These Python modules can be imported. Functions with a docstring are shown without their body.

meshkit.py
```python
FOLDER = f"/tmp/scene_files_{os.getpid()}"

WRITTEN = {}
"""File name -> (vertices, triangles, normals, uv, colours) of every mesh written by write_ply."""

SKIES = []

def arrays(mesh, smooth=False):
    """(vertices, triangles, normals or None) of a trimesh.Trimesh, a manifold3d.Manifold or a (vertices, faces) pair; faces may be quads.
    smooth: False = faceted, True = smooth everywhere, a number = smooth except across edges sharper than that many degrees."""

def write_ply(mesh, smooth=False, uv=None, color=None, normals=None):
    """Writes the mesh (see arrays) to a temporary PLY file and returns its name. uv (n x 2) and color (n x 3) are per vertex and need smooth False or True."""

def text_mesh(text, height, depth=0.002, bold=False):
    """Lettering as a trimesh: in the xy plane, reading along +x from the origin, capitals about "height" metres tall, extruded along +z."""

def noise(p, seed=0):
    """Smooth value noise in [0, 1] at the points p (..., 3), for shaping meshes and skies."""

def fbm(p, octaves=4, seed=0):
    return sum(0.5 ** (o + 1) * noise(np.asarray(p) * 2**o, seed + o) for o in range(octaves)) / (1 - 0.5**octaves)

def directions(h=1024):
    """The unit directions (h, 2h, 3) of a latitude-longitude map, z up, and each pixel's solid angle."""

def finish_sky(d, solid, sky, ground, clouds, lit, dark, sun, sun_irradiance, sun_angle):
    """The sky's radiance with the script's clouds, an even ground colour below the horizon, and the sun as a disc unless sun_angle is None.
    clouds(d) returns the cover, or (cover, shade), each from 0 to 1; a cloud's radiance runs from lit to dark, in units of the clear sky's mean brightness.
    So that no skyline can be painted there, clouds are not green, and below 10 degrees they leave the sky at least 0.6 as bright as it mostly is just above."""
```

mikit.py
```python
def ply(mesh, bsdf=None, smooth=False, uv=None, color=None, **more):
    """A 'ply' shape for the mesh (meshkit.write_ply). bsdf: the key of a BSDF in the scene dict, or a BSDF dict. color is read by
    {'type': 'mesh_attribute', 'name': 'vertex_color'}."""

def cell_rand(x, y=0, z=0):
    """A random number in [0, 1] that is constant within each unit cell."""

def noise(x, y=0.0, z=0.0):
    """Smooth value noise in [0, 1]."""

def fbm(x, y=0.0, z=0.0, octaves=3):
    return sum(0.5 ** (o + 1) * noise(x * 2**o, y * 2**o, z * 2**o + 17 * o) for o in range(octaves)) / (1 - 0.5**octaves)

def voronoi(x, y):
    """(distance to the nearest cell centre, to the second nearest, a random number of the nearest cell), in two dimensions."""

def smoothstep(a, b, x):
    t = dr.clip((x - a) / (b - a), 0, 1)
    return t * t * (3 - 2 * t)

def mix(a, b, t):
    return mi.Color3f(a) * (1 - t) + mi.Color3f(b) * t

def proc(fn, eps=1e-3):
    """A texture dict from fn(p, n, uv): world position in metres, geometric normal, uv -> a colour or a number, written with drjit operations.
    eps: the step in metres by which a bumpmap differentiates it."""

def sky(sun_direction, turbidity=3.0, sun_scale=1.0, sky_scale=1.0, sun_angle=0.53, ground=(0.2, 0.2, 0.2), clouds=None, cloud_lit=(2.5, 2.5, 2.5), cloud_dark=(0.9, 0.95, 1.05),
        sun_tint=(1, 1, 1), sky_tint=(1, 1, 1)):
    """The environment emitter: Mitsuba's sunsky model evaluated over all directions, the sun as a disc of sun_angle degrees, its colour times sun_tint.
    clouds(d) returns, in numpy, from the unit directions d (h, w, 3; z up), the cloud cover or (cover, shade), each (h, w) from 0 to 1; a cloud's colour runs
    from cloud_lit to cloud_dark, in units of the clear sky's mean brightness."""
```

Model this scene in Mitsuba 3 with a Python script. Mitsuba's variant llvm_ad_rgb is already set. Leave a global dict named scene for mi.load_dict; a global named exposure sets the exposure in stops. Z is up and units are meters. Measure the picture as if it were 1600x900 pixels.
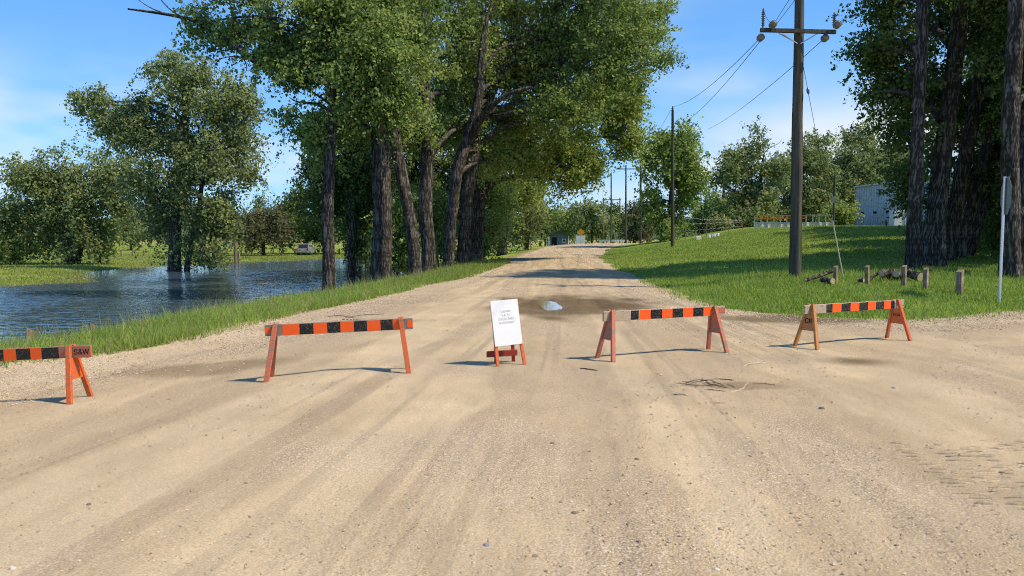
import math
import numpy as np, trimesh, shapely, mapbox_earcut
import mitsuba as mi, drjit as dr
import mikit, meshkit
from mikit import proc, ply, fbm, noise, voronoi, smoothstep, mix, cell_rand
from shapely.geometry import Polygon
from scipy.ndimage import map_coordinates
T = mi.ScalarTransform4f
scene, labels = {}, {}

# ------------------------------------------------------------------ camera, sky, exposure
F, CAMH, PITCH = 1164.0, 1.75, math.atan(78 / 1164.0)
CP, SP = math.cos(PITCH), math.sin(PITCH)
scene['camera'] = {'type': 'perspective', 'fov': math.degrees(2 * math.atan(800 / F)), 'fov_axis': 'x', 'near_clip': 0.1, 'far_clip': 12000.0,
                   'to_world': T().look_at(origin=[0, 0, CAMH], target=[0, CP, CAMH - SP], up=[0, 0, 1])}


def clouds(d):
    el = np.degrees(np.arcsin(np.clip(d[..., 2], -1, 1)))
    az = np.degrees(np.arctan2(d[..., 0], d[..., 1]))
    q = np.stack([az * .035, el * .22, np.zeros_like(az) + 3.1], -1)
    streak = meshkit.fbm(q, 4, 5)
    veil = np.clip((streak - .50) * 3.0, 0, 1) * np.clip((el - 2) / 6, 0, 1) * np.clip((46 - el) / 22, 0, 1)
    q2 = np.stack([az * .13, el * .36, np.zeros_like(az) + 9.7], -1)
    low = np.clip((meshkit.fbm(q2, 4, 11) - .43) * 4, 0, 1) * np.exp(-((el - 6.5) / 4.2) ** 2)
    band = np.exp(-((el - 6.0 - .06 * (az - 20)) / 3.2) ** 2) * np.clip((az - 8) / 8, 0, 1) * np.clip((44 - az) / 12, 0, 1) * np.clip(.25 + 2.2 * (meshkit.fbm(q2 * 1.3, 4, 17) - .35), 0, 1)
    thin = np.exp(-((el - 8.2 + .5 * np.sin(az * .3)) / .9) ** 2) * np.clip((-24 - az) / 8, 0, 1) * np.clip(.3 + 2 * (streak - .4), 0, 1)
    top = np.exp(-((el - 20.5 - .2 * (az - 14)) / 1.6) ** 2) * np.clip((az - 6) / 8, 0, 1) * np.clip((30 - az) / 8, 0, 1) * np.clip(.2 + 2 * (streak - .38), 0, 1)
    low = np.maximum(np.maximum(low, band * 1.15), np.maximum(.7 * thin, .95 * top))
    haze = .34 * np.exp(-np.clip(el, 0, 90) / 7.0)
    cover = np.clip(.30 * veil + .62 * low + haze, 0, .9)
    return cover, .12 * np.ones_like(cover)


SUN = np.array([1.0, -.33, 1.30])
scene['sky'] = mikit.sky(SUN.tolist(), turbidity=2.6, sky_tint=(.60, 1.05, 1.34), clouds=clouds, cloud_lit=(2.3, 2.4, 2.45), cloud_dark=(1.2, 1.3, 1.4), sun_scale=1.0, sky_scale=1.10)
exposure = 1.92

RIGHT, UP, FWD = np.array([1., 0, 0]), np.array([0, SP, CP]), np.array([0, CP, -SP])


def ray(px, py):
    return FWD + RIGHT * (px - 800) / F + UP * (450 - py) / F


def P(px, py, d):
    """The world point that stands d metres ahead in the direction seen at (px, py) of the 1600 x 900 photograph."""
    r = ray(px, py)
    return np.array([0, 0, CAMH]) + r * (d / r[1])


# ------------------------------------------------------------------ terrain functions
XL = np.array([(-40, -18), (-10, -13.5), (0, -10.5), (8, -8.7), (11.3, -7.8), (12.3, -7.0), (14, -6.25), (16.8, -5.8), (19.2, -5.4), (21.8, -4.8), (25.5, -4.1), (30, -3.4), (35, -2.2), (46, -.8), (63, .8), (85, 4.2), (110, 10), (140, 22), (3000, 1500)], float)
XR = np.array([(-40, 5.3), (16, 5.3), (21.9, 5.4), (25.5, 5.4), (32, 5.5), (42, 5.7), (56, 6.7), (70, 9), (85, 12.2), (100, 16.5), (140, 33), (3000, 1511)], float)
YS = np.array([(-3000, 15.9), (5.0, 19), (5.9, 17.5), (7.1, 16.2), (8.4, 16), (10.3, 16.9), (12.3, 17.9), (20, 20), (40, 24), (3000, 30)], float)


def xl(y): return np.interp(y, XL[:, 0], XL[:, 1])
def xr(y): return np.interp(y, XR[:, 0], XR[:, 1])
def ys(x): return np.interp(x, YS[:, 0], YS[:, 1])
def sst(a, b, x):
    t = np.clip((x - a) / (b - a), 0, 1)
    return t * t * (3 - 2 * t)


def nz(x, y, s, seed=0, o=3):
    x, y = np.broadcast_arrays(np.asarray(x, float), np.asarray(y, float))
    return meshkit.fbm(np.stack([x * s, y * s, np.zeros_like(x) + .37 * seed], -1), o, seed) - .5


def road_sd(x, y):
    """Positive on the gravel, in metres from its edge, roughly."""
    w = 1.1 * nz(x, y, .45, 3) + .5 * nz(x, y, 2.2, 4)
    left = x - xl(y) + w
    right = np.maximum(xr(y) - x, ys(x) - y) + w
    return np.minimum(left, right)


pond_poly = Polygon([(-12.5, 4), (-11.5, 14), (-10.5, 20), (-9.5, 26), (-8.6, 32), (-7.8, 40), (-7, 50), (-8, 57), (-10, 64), (-13.5, 70), (-16, 80), (-19, 92), (-22, 102), (-25, 98),
                     (-27.5, 87), (-31, 83), (-30, 78), (-33, 75), (-36, 68), (-34, 60), (-29, 52), (-26, 46.5), (-29, 41.5), (-40, 39), (-60, 38), (-120, 40), (-120, -60), (-30, -60), (-18, -20)])
_gx, _gy = np.linspace(-130, 20, 301), np.linspace(-70, 130, 401)
_X, _Y = np.meshgrid(_gx, _gy, indexing='ij')
_pts = shapely.points(_X.ravel(), _Y.ravel())
_dist = shapely.distance(pond_poly.exterior, _pts)
_POND = np.where(shapely.contains(pond_poly, _pts), -_dist, _dist).reshape(_X.shape)


def pond_sd(x, y):
    x, y = np.broadcast_arrays(np.asarray(x, float), np.asarray(y, float))
    i, j = np.clip((x + 130) / .5, 0, 300), np.clip((y + 70) / .5, 0, 400)
    return map_coordinates(_POND, [i.ravel(), j.ravel()], order=1).reshape(x.shape) + 1.6 * nz(x, y, .3, 8)


WATER = -1.0


def zf(x, y):
    """Height of the ground."""
    x, y = np.broadcast_arrays(np.asarray(x, float), np.asarray(y, float))
    road = np.interp(y, [-3000, 25, 35, 46, 63, 85, 100, 130, 3000], [0, 0, .05, .20, .45, .9, 1.05, .9, .3])
    a = xl(y) - x
    b = np.minimum(x - xr(y), y - ys(x))
    s = pond_sd(x, y)
    plain = np.where(s > 0, WATER + np.minimum(s * .05, .18) + np.clip((y - 110) * .003, 0, .6), WATER + np.maximum(s * .18, -.9)) + .10 * nz(x, y, .15, 21)
    bank = road - .12 * sst(-4, 0, a) - .10 * sst(0, 2, a) - 3.0 * sst(1.6, 9.5, a) * (road + 1.6) / 1.6
    left = np.maximum(plain, bank)
    hill = .34 * sst(0, 4, b) + 1.92 * sst(1.5, 17, b) * sst(18, 58, y) + .10 * nz(x, y, .25, 22) * sst(0, 3, b)
    hill = hill * np.interp(y, [60, 120, 400], [1, .9, .3])
    z = np.where(a > -4, np.where(a > 0, left, road - .12 * sst(-4, 0, a)), road + np.maximum(hill, 0))
    g = sst(-.3, 1.2, np.minimum(-a, -b))
    near = np.clip(1.5 - np.hypot(x, y) / 40, 0, 1)
    s_ = x - .25 * y * sst(6, -6, x)
    z = z + g * near * (.05 * nz(s_, y * .12, .9, 31) + .018 * nz(s_, y * .25, 4.0, 32) + .07 * nz(x, y, .22, 33)) - .22 * sst(-2, -5.2, x) * sst(20, 8, y) * g - .05 * np.exp(-((x - .98) / .5) ** 2 - ((y - 19.4) / 2.4) ** 2) - .06 * np.exp(-((x - 7.4) / 1.0) ** 2 - ((y - 55) / 4.5) ** 2)
    return z


def ground_at(px, py):
    r, t = ray(px, py), np.arange(3, 400, .05)
    q = np.array([0, 0, CAMH]) + r * t[:, None] / r[1]
    k = int(np.argmax(q[:, 2] < zf(q[:, 0], q[:, 1])))
    return q[k] if k else q[-1]


def on_ground(x, y): return np.array([x, y, float(zf(x, y))])


# ------------------------------------------------------------------ entries
def numbered(name):
    if name not in USED:
        USED[name] = 0
        return name
    USED[name] += 1
    return f'{name}_{USED[name]:03d}'


USED = {}


def thing(name, label=None, cat=None, group=None, kind=None):
    key = numbered(name)
    labels[key] = {k: v for k, v in dict(label=label, category=cat, group=group, kind=kind).items() if v}
    return key


def add(key, mesh, bsdf, smooth=False, color=None, **more):
    scene[key] = ply(mesh, bsdf, smooth=smooth, color=color, **more)
    return key


def part(parent, name, mesh, bsdf, smooth=False, color=None, label=None, kind=None):
    key = numbered(f'{parent}__{name}')
    add(key, mesh, bsdf, smooth, color)
    if label or kind:
        labels[key] = {k: v for k, v in dict(label=label, kind=kind).items() if v}
    return key


class MB:
    """Collects vertices, triangles (and colours) of one mesh."""
    def __init__(s): s.v, s.f, s.c, s.n = [], [], [], 0

    def add(s, v, f, c=None):
        v = np.asarray(v, float).reshape(-1, 3)
        s.v.append(v); s.f.append(np.asarray(f, int) + s.n); s.n += len(v)
        if c is not None:
            s.c.append(np.broadcast_to(np.asarray(c, float), (len(v), 3)))
        return s

    def get(s): return np.vstack(s.v), np.vstack(s.f)
    def col(s): return np.vstack(s.c)


BOXF = np.array([[0, 2, 1], [0, 3, 2], [4, 5, 6], [4, 6, 7], [0, 1, 5], [0, 5, 4], [1, 2, 6], [1, 6, 5], [2, 3, 7], [2, 7, 6], [3, 0, 4], [3, 4, 7]])


def hexa(c8): return np.asarray(c8, float), BOXF


def obox(c, ax, ay, az, sx, sy, sz, bevel=0.0):
    """A box about c along the axes ax, ay, az with full sizes; chamfered when bevel > 0."""
    ax, ay, az = (np.asarray(a, float) / np.linalg.norm(a) for a in (ax, ay, az))
    if bevel <= 0:
        u = np.array([[-1, -1, -1], [1, -1, -1], [1, 1, -1], [-1, 1, -1], [-1, -1, 1], [1, -1, 1], [1, 1, 1], [-1, 1, 1]]) * .5 * np.array([sx, sy, sz])
        f = BOXF
    else:
        p = []
        h = np.array([sx, sy, sz]) / 2
        for sg in np.ndindex(2, 2, 2):
            q = (np.array(sg) * 2 - 1)
            for k in range(3):
                w = h - bevel
                w[k] = h[k]
                p.append(q * w)
        hull = trimesh.convex.convex_hull(np.array(p))
        u, f = np.array(hull.vertices), np.array(hull.faces)
    v = np.asarray(c, float) + u[:, :1] * ax + u[:, 1:2] * ay + u[:, 2:3] * az
    if np.dot(np.cross(ax, ay), az) < 0:
        f = f[:, ::-1]
    return v, f


def bar(p, q, side, w, t, bevel=0.0):
    """A straight bar from p to q, w wide along 'side' (made square to it) and t thick."""
    p, q = np.asarray(p, float), np.asarray(q, float)
    a = q - p
    L = np.linalg.norm(a)
    a /= L
    s = np.asarray(side, float) - a * np.dot(side, a)
    s /= np.linalg.norm(s)
    return obox((p + q) / 2, s, np.cross(a, s), a, w, t, L, bevel)


def spline(pts, n):
    pts = np.asarray(pts, float)
    if len(pts) == 2:
        t = np.linspace(0, 1, n)[:, None]
        return pts[0] * (1 - t) + pts[1] * t
    from scipy.interpolate import CubicSpline
    k = np.concatenate([[0], np.cumsum(np.linalg.norm(np.diff(pts, axis=0), axis=1) ** .6)])
    return CubicSpline(k, pts, axis=0)(np.linspace(0, k[-1], n))


def tube(path, radii, sides=8, cap=True, jitter=None):
    path = np.asarray(path, float)
    n = len(path)
    radii = np.broadcast_to(np.asarray(radii, float), n)
    tan = np.gradient(path, axis=0)
    tan /= np.linalg.norm(tan, axis=1, keepdims=True) + 1e-12
    ref = np.array([1., 0, 0]) if abs(tan[0][0]) < .8 else np.array([0, 1., 0])
    a = ref - tan * (tan @ ref)[:, None]
    a /= np.linalg.norm(a, axis=1, keepdims=True) + 1e-12
    b = np.cross(tan, a)
    th = np.arange(sides) * 2 * np.pi / sides
    ring = a[:, None] * np.cos(th)[None, :, None] + b[:, None] * np.sin(th)[None, :, None]
    r = radii[:, None] * np.ones(sides)
    if jitter is not None:
        r = r * jitter(path[:, None] + ring * radii[:, None, None], th)
    v = (path[:, None] + ring * r[..., None]).reshape(-1, 3)
    i, j = np.meshgrid(np.arange(n - 1), np.arange(sides), indexing='ij')
    q = [i * sides + j, i * sides + (j + 1) % sides, (i + 1) * sides + (j + 1) % sides, (i + 1) * sides + j]
    f = np.vstack([np.stack([q[0], q[1], q[2]], -1).reshape(-1, 3), np.stack([q[0], q[2], q[3]], -1).reshape(-1, 3)])
    if cap:
        k = len(v)
        v = np.vstack([v, path[:1], path[-1:]])
        j = np.arange(sides)
        f = np.vstack([f, np.stack([j * 0 + k, (j + 1) % sides, j], -1), np.stack([j * 0 + k + 1, (n - 1) * sides + j, (n - 1) * sides + (j + 1) % sides], -1)])
    return v, f


def flat_poly(poly, z=0):
    """Triangulates a shapely polygon: (x, y) pairs and faces."""
    v, f = trimesh.creation.triangulate_polygon(poly, engine='earcut')
    return np.asarray(v), np.asarray(f)


def extrude(poly, depth):
    m = trimesh.creation.extrude_polygon(poly, depth, engine='earcut')
    return np.array(m.vertices), np.array(m.faces)


# ------------------------------------------------------------------ materials
def rgb(*c): return {'type': 'rgb', 'value': list(c)}
def two(b): return {'type': 'twosided', 'b': b}


def d_xl(y):
    out = mi.Float(XL[0, 1])
    for (y0, x0), (y1, x1) in zip(XL[1:-1], XL[2:]):
        out = dr.select(y >= float(y0), float(x0) + (y - float(y0)) * float((x1 - x0) / (y1 - y0)), out)
    return out


def hsh(p, s, k=0.0): return noise(p.x * s, p.y * s, k)


def road_col(p, n, uv):
    s = p.x - .25 * p.y * smoothstep(6.0, -6.0, p.x)
    side = smoothstep(3.0, 9.0, p.x - .15 * p.y) * smoothstep(24.0, 14.0, p.y)
    s2 = mi.Float(p.y) - .22 * p.x
    w = fbm(p.x * .5, p.y * .5, 4.2, 2) * 1.4
    st1 = fbm(s * 1.5 + w, p.y * .10, 1.0, 4)
    st2 = fbm(s2 * 1.9 + w, p.x * .12, 2.0, 4)
    st = dr.lerp(st1, st2, side)
    big = fbm(p.x * .28, p.y * .28, 5.0, 3)
    mid = fbm(p.x * 2.3, p.y * 1.6, 7.0, 3)
    c = mix((.402, .318, .202), (.482, .392, .256), smoothstep(.34, .66, st))
    c = mix(c, (.355, .290, .205), smoothstep(.54, .78, big) * .55)
    c = c * (.84 + .32 * mid)
    # narrow darker lines where tyres have run
    tr = smoothstep(.60, .70, fbm(s * 4.2, p.y * .07, 6.0, 3)) * (1 - side) + smoothstep(.60, .72, fbm(s2 * 4.0, p.x * .07, 8.0, 3)) * side
    c = mix(c, c * mi.Color3f(.85, .855, .875), dr.clip(tr, 0, 1) * smoothstep(.35, .55, fbm(p.x * .5, p.y * .25, 9.0, 2)))
    # loose gravel: along the shoulder, in windrows between the wheel tracks and in patches
    edge = smoothstep(3.4, .2, p.x - d_xl(p.y)) + smoothstep(14.0, 16.5, mi.Float(p.y)) * smoothstep(4.0, 6.0, p.x)
    loose = dr.clip(smoothstep(.54, .40, st) * .35 + edge * .9 + smoothstep(.52, .70, fbm(p.x * .8, p.y * .5, 12.0, 3)) * .6, 0, 1)
    d1, d2, cr = voronoi(p.x * 62, p.y * 62)
    e1, e2, er = voronoi(p.x * 21, p.y * 21)
    fine = noise(p.x * 120, p.y * 120, 1.0)
    c = c * (.84 + .32 * fine)
    c = c * (1 - .26 * (loose * .7 + .3) * smoothstep(.34, .66, d1))
    c = mix(c, mix((.30, .25, .20), (.62, .54, .44), cr), loose * .55 * smoothstep(.45, .22, d1))
    c = mix(c, mix((.22, .19, .16), (.66, .58, .48), er), (.10 + .45 * loose) * smoothstep(.34, .20, e1) * smoothstep(.55, .75, er + .25 * loose))
    # damp mud round the puddles and the stain by the right barricade
    def spot(x, y, rx, ry, lo=.55, hi=1.25):
        dd = dr.sqrt(dr.square((p.x - x) / rx) + dr.square((p.y - y) / ry)) + .9 * (fbm(p.x * 1.2, p.y * .8, 3.0, 3) - .5)
        return smoothstep(hi, lo, dd)
    wet = dr.maximum(spot(1.5, 19.6, 2.1, 3.6), .9 * spot(7.6, 54.0, 1.6, 6.0))
    wet = dr.maximum(wet, .95 * spot(4.9, 10.45, .55, .5, .2, 1.3))
    wet = dr.maximum(wet, .9 * spot(6.3, 16.2, 1.6, .9))
    wet = dr.maximum(wet, .55 * spot(-4.6, 10.9, 1.3, .6))
    wet = dr.maximum(wet, .55 * spot(-3.6, 15.8, 1.6, .5))
    wet = dr.maximum(wet, .5 * spot(2.7, 8.75, .45, .22))
    return mix(c, c * mi.Color3f(.36, .335, .31), wet)


def road_bump(p, n, uv):
    s = p.x - .25 * p.y * smoothstep(6.0, -6.0, p.x)
    d1, _, cr = voronoi(p.x * 62, p.y * 62)
    e1, _, er = voronoi(p.x * 19, p.y * 19)
    peb = smoothstep(.42, .1, d1) * cr * .0045 + smoothstep(.36, .08, e1) * smoothstep(.84, .97, er) * .016
    patch = smoothstep(3.0, 3.35, p.x + .25 * (noise(p.x * 3, p.y * 5) - .5)) * smoothstep(6.4, 6.0, mi.Float(p.y)) * smoothstep(4.6, 5.0, mi.Float(p.y))
    q = p.y * 8.5 + .35 * noise(p.x * 5, p.y * 3) + .12 * p.x
    lug = patch * smoothstep(.25, .75, dr.abs(2 * (q - dr.floor(q)) - 1)) * (.5 + .5 * noise(p.x * 7, p.y * 9, 4.0)) * .034
    return peb + .035 * fbm(s * 3, p.y * .6, 2.0, 3) + .012 * fbm(p.x * 9, p.y * 7, 4.0, 3) + .005 * noise(p.x * 75, p.y * 75) + lug


scene['m_road'] = two({'type': 'bumpmap', 'tex': proc(road_bump, .006), 'scale': .9, 'bsdf': {'type': 'diffuse', 'reflectance': proc(road_col)}})


def soil_col(p, n, uv):
    a = fbm(p.x * .35, p.y * .35, 3.0, 3)
    b = fbm(p.x * 6, p.y * 6, 5.0, 3)
    g = mix((.130, .190, .034), (.235, .295, .066), smoothstep(.35, .65, a)) * (.55 + .9 * b)
    dirt = mix((.24, .19, .12), (.34, .27, .17), b)
    a_ = d_xl(p.y) - p.x
    edge = smoothstep(.9, .05, a_ - .8 * (b - .4)) * smoothstep(-1.5, -.5, a_)
    far = smoothstep(150.0, 320.0, mi.Float(p.y))
    g = mix(g, mix((.22, .26, .08), (.36, .33, .14), smoothstep(.4, .6, fbm(p.x * .02, p.y * .008, 2.0, 3))), far * .8)
    mud = smoothstep(-.86, -1.0, mi.Float(p.z)) * .8
    return mix(mix(g, dirt, edge), (.10, .085, .055), mud)


scene['m_soil'] = two({'type': 'diffuse', 'reflectance': proc(soil_col)})


def bark_h(p):
    w = .10 * noise(p.x * 2, p.y * 2, p.z * 2.6) + .04 * noise(p.x * 3, p.y * 3, p.z * 8)
    return dr.abs(2 * noise((p.x + w) * 15, (p.y - w) * 15, p.z * 1.5) - 1) * .6 + dr.abs(2 * noise((p.x - w) * 31, (p.y + w) * 31, p.z * 5.0 + 7) - 1) * .4


def bark_col(p, n, uv):
    h = bark_h(p)
    c = mix((.032, .029, .026), (.165, .150, .132), smoothstep(.12, .62, h))
    return c * (.75 + .5 * noise(p.x * 1.7, p.y * 1.7, p.z * .5))


def bark_bump(p, n, uv): return bark_h(p) * .05


scene['m_bark'] = two({'type': 'bumpmap', 'tex': proc(bark_bump, .01), 'scale': 1.0, 'bsdf': {'type': 'diffuse', 'reflectance': proc(bark_col)}})
scene['m_twig'] = two({'type': 'diffuse', 'reflectance': rgb(.10, .085, .068)})
VC = {'type': 'mesh_attribute', 'name': 'vertex_color'}
scene['m_leaf'] = {'type': 'principledthin', 'base_color': VC, 'roughness': .36, 'diff_trans': .95, 'eta': 1.7, 'spec_trans': 0.0}
scene['m_grass'] = {'type': 'principledthin', 'base_color': VC, 'roughness': .55, 'diff_trans': .9, 'eta': 1.4, 'spec_trans': 0.0}
scene['m_stone'] = two({'type': 'diffuse', 'reflectance': VC})
scene['m_vc'] = two({'type': 'diffuse', 'reflectance': VC})


def wood_paint(c0, c1, worn, amount, sc=1.0):
    """Paint that has rubbed off in streaks along the grain."""
    def fn(p, n, uv):
        g = fbm(p.x * 7 * sc, p.y * 9 * sc, p.z * 22 * sc, 3)
        h = fbm(p.x * 40, p.y * 40, p.z * 60, 2)
        return mix(mix(c0, c1, g) * (.85 + .3 * h), worn, smoothstep(1 - amount, 1 - amount + .12, .6 * g + .4 * h))
    return two({'type': 'roughplastic', 'diffuse_reflectance': proc(fn), 'alpha': .35, 'nonlinear': True})


scene['m_orange'] = wood_paint((.80, .205, .035), (.84, .28, .075), (.46, .28, .18), .43)
scene['m_orange_worn'] = wood_paint((.74, .225, .105), (.76, .31, .17), (.42, .31, .24), .50)
scene['m_amber'] = wood_paint((.74, .33, .07), (.72, .40, .12), (.52, .38, .22), .45)
scene['m_red'] = wood_paint((.40, .035, .012), (.48, .06, .02), (.25, .09, .05), .34)
scene['m_board'] = wood_paint((.62, .52, .38), (.72, .62, .48), (.38, .31, .23), .42)
scene['m_grey_board'] = wood_paint((.34, .31, .27), (.46, .42, .36), (.22, .19, .16), .44)


def sheet(c, scuff, amount):
    def fn(p, n, uv):
        h = fbm(p.x * 90, p.y * 70, p.z * 90, 3)
        return mix(c, scuff, smoothstep(1 - amount, 1 - amount + .05, h))
    return two({'type': 'roughplastic', 'diffuse_reflectance': proc(fn), 'alpha': .12, 'nonlinear': True})


scene['m_sheet_orange'] = sheet((.96, .215, .012), (.88, .45, .28), .30)
scene['m_sheet_black'] = sheet((.012, .012, .014), (.26, .24, .23), .36)
scene['m_letter'] = two({'type': 'diffuse', 'reflectance': rgb(.035, .028, .026)})
scene['m_ink'] = two({'type': 'diffuse', 'reflectance': rgb(.16, .16, .17)})
scene['m_white'] = two({'type': 'roughplastic', 'diffuse_reflectance': rgb(.80, .81, .82), 'alpha': .2})
scene['m_paper'] = two({'type': 'diffuse', 'reflectance': rgb(.76, .78, .80)})
scene['m_sheet_white'] = two({'type': 'roughplastic', 'diffuse_reflectance': rgb(.70, .69, .66), 'alpha': .15})


def pole_col(p, n, uv):
    g = noise(p.x * 30, p.y * 30, p.z * .8)
    return mix((.048, .046, .038), (.125, .118, .096), g) * (.8 + .4 * noise(p.x * 3, p.y * 3, p.z * .6))


scene['m_pole'] = two({'type': 'diffuse', 'reflectance': proc(pole_col)})
scene['m_post'] = two({'type': 'diffuse', 'reflectance': proc(lambda p, n, uv: mix((.14, .10, .07), (.36, .27, .195), noise(p.x * 35, p.y * 35, p.z * 3)) * (.7 + .6 * noise(p.x * 9, p.y * 9, p.z * 9)))})
scene['m_cutwood'] = two({'type': 'diffuse', 'reflectance': proc(lambda p, n, uv: mix((.40, .30, .18), (.60, .48, .31), noise(p.x * 14, p.y * 14, p.z * 40)))})
scene['m_iron'] = two({'type': 'roughconductor', 'alpha': .35, 'specular_reflectance': rgb(.35, .35, .36)})
scene['m_galv'] = two({'type': 'roughconductor', 'alpha': .3, 'specular_reflectance': rgb(.80, .81, .82)})
scene['m_grey'] = two({'type': 'roughplastic', 'diffuse_reflectance': rgb(.20, .21, .22), 'alpha': .25})
scene['m_wire'] = two({'type': 'diffuse', 'reflectance': rgb(.03, .03, .032)})
scene['m_insulator'] = two({'type': 'roughplastic', 'diffuse_reflectance': rgb(.12, .12, .14), 'alpha': .1})
scene['m_disc'] = two({'type': 'roughplastic', 'diffuse_reflectance': rgb(.17, .16, .12), 'alpha': .2})
scene['m_yellow'] = two({'type': 'roughplastic', 'diffuse_reflectance': rgb(.62, .30, .02), 'alpha': .2})
scene['m_guard'] = two({'type': 'roughplastic', 'diffuse_reflectance': rgb(.55, .50, .33), 'alpha': .25})
scene['m_redsign'] = two({'type': 'roughplastic', 'diffuse_reflectance': rgb(.5, .02, .02), 'alpha': .2})
scene['m_siding'] = two({'type': 'roughplastic', 'diffuse_reflectance': rgb(.58, .64, .72), 'alpha': .2})
scene['m_hutwall'] = two({'type': 'diffuse', 'reflectance': rgb(.13, .17, .22)})
scene['m_roof'] = two({'type': 'diffuse', 'reflectance': rgb(.055, .058, .065)})
scene['m_dark'] = two({'type': 'diffuse', 'reflectance': rgb(.02, .02, .022)})
scene['m_rail'] = two({'type': 'roughplastic', 'diffuse_reflectance': rgb(.46, .20, .03), 'alpha': .2})
scene['m_glass'] = two({'type': 'principled', 'base_color': rgb(.02, .025, .03), 'roughness': .05, 'specular': .6})
scene['m_silver'] = two({'type': 'principled', 'base_color': rgb(.25, .265, .28), 'metallic': .5, 'roughness': .28, 'clearcoat': .8})
scene['m_lamp'] = two({'type': 'roughplastic', 'diffuse_reflectance': rgb(.45, .02, .02), 'alpha': .1})
scene['m_tyre'] = two({'type': 'diffuse', 'reflectance': rgb(.02, .02, .02)})


def wave(p, n, uv):
    x, y = p.x + .3 * noise(p.x * .9, p.y * .9), p.y
    calm = .35 + .65 * smoothstep(.35, .6, fbm(p.x * .09, p.y * .05, 1.0, 2))
    calm = calm * dr.lerp(1.0, .22, smoothstep(24.0, 60.0, mi.Float(p.y)))
    return (.050 * noise(x * 1.7, y * 2.6, 1.0) + .030 * noise(x * 4.1 + y, y * 6.3, 2.0) + .008 * noise(x * 10, y * 14, 3.0)) * calm


scene['m_water'] = {'type': 'bumpmap', 'tex': proc(wave, .02), 'scale': 1.45, 'bsdf': {'type': 'principled', 'base_color': rgb(.030, .052, .072), 'roughness': .08, 'specular': .55}}
scene['m_puddle'] = {'type': 'principled', 'base_color': rgb(.14, .11, .075), 'roughness': .05, 'specular': .6}


def hill_col(p, n, uv):
    a = fbm(p.x * .03, p.y * .03, p.z * .03, 3)
    return mix((.045, .075, .035), (.10, .135, .065), smoothstep(.35, .65, a))


scene['m_hills'] = two({'type': 'diffuse', 'reflectance': proc(hill_col)})

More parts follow.
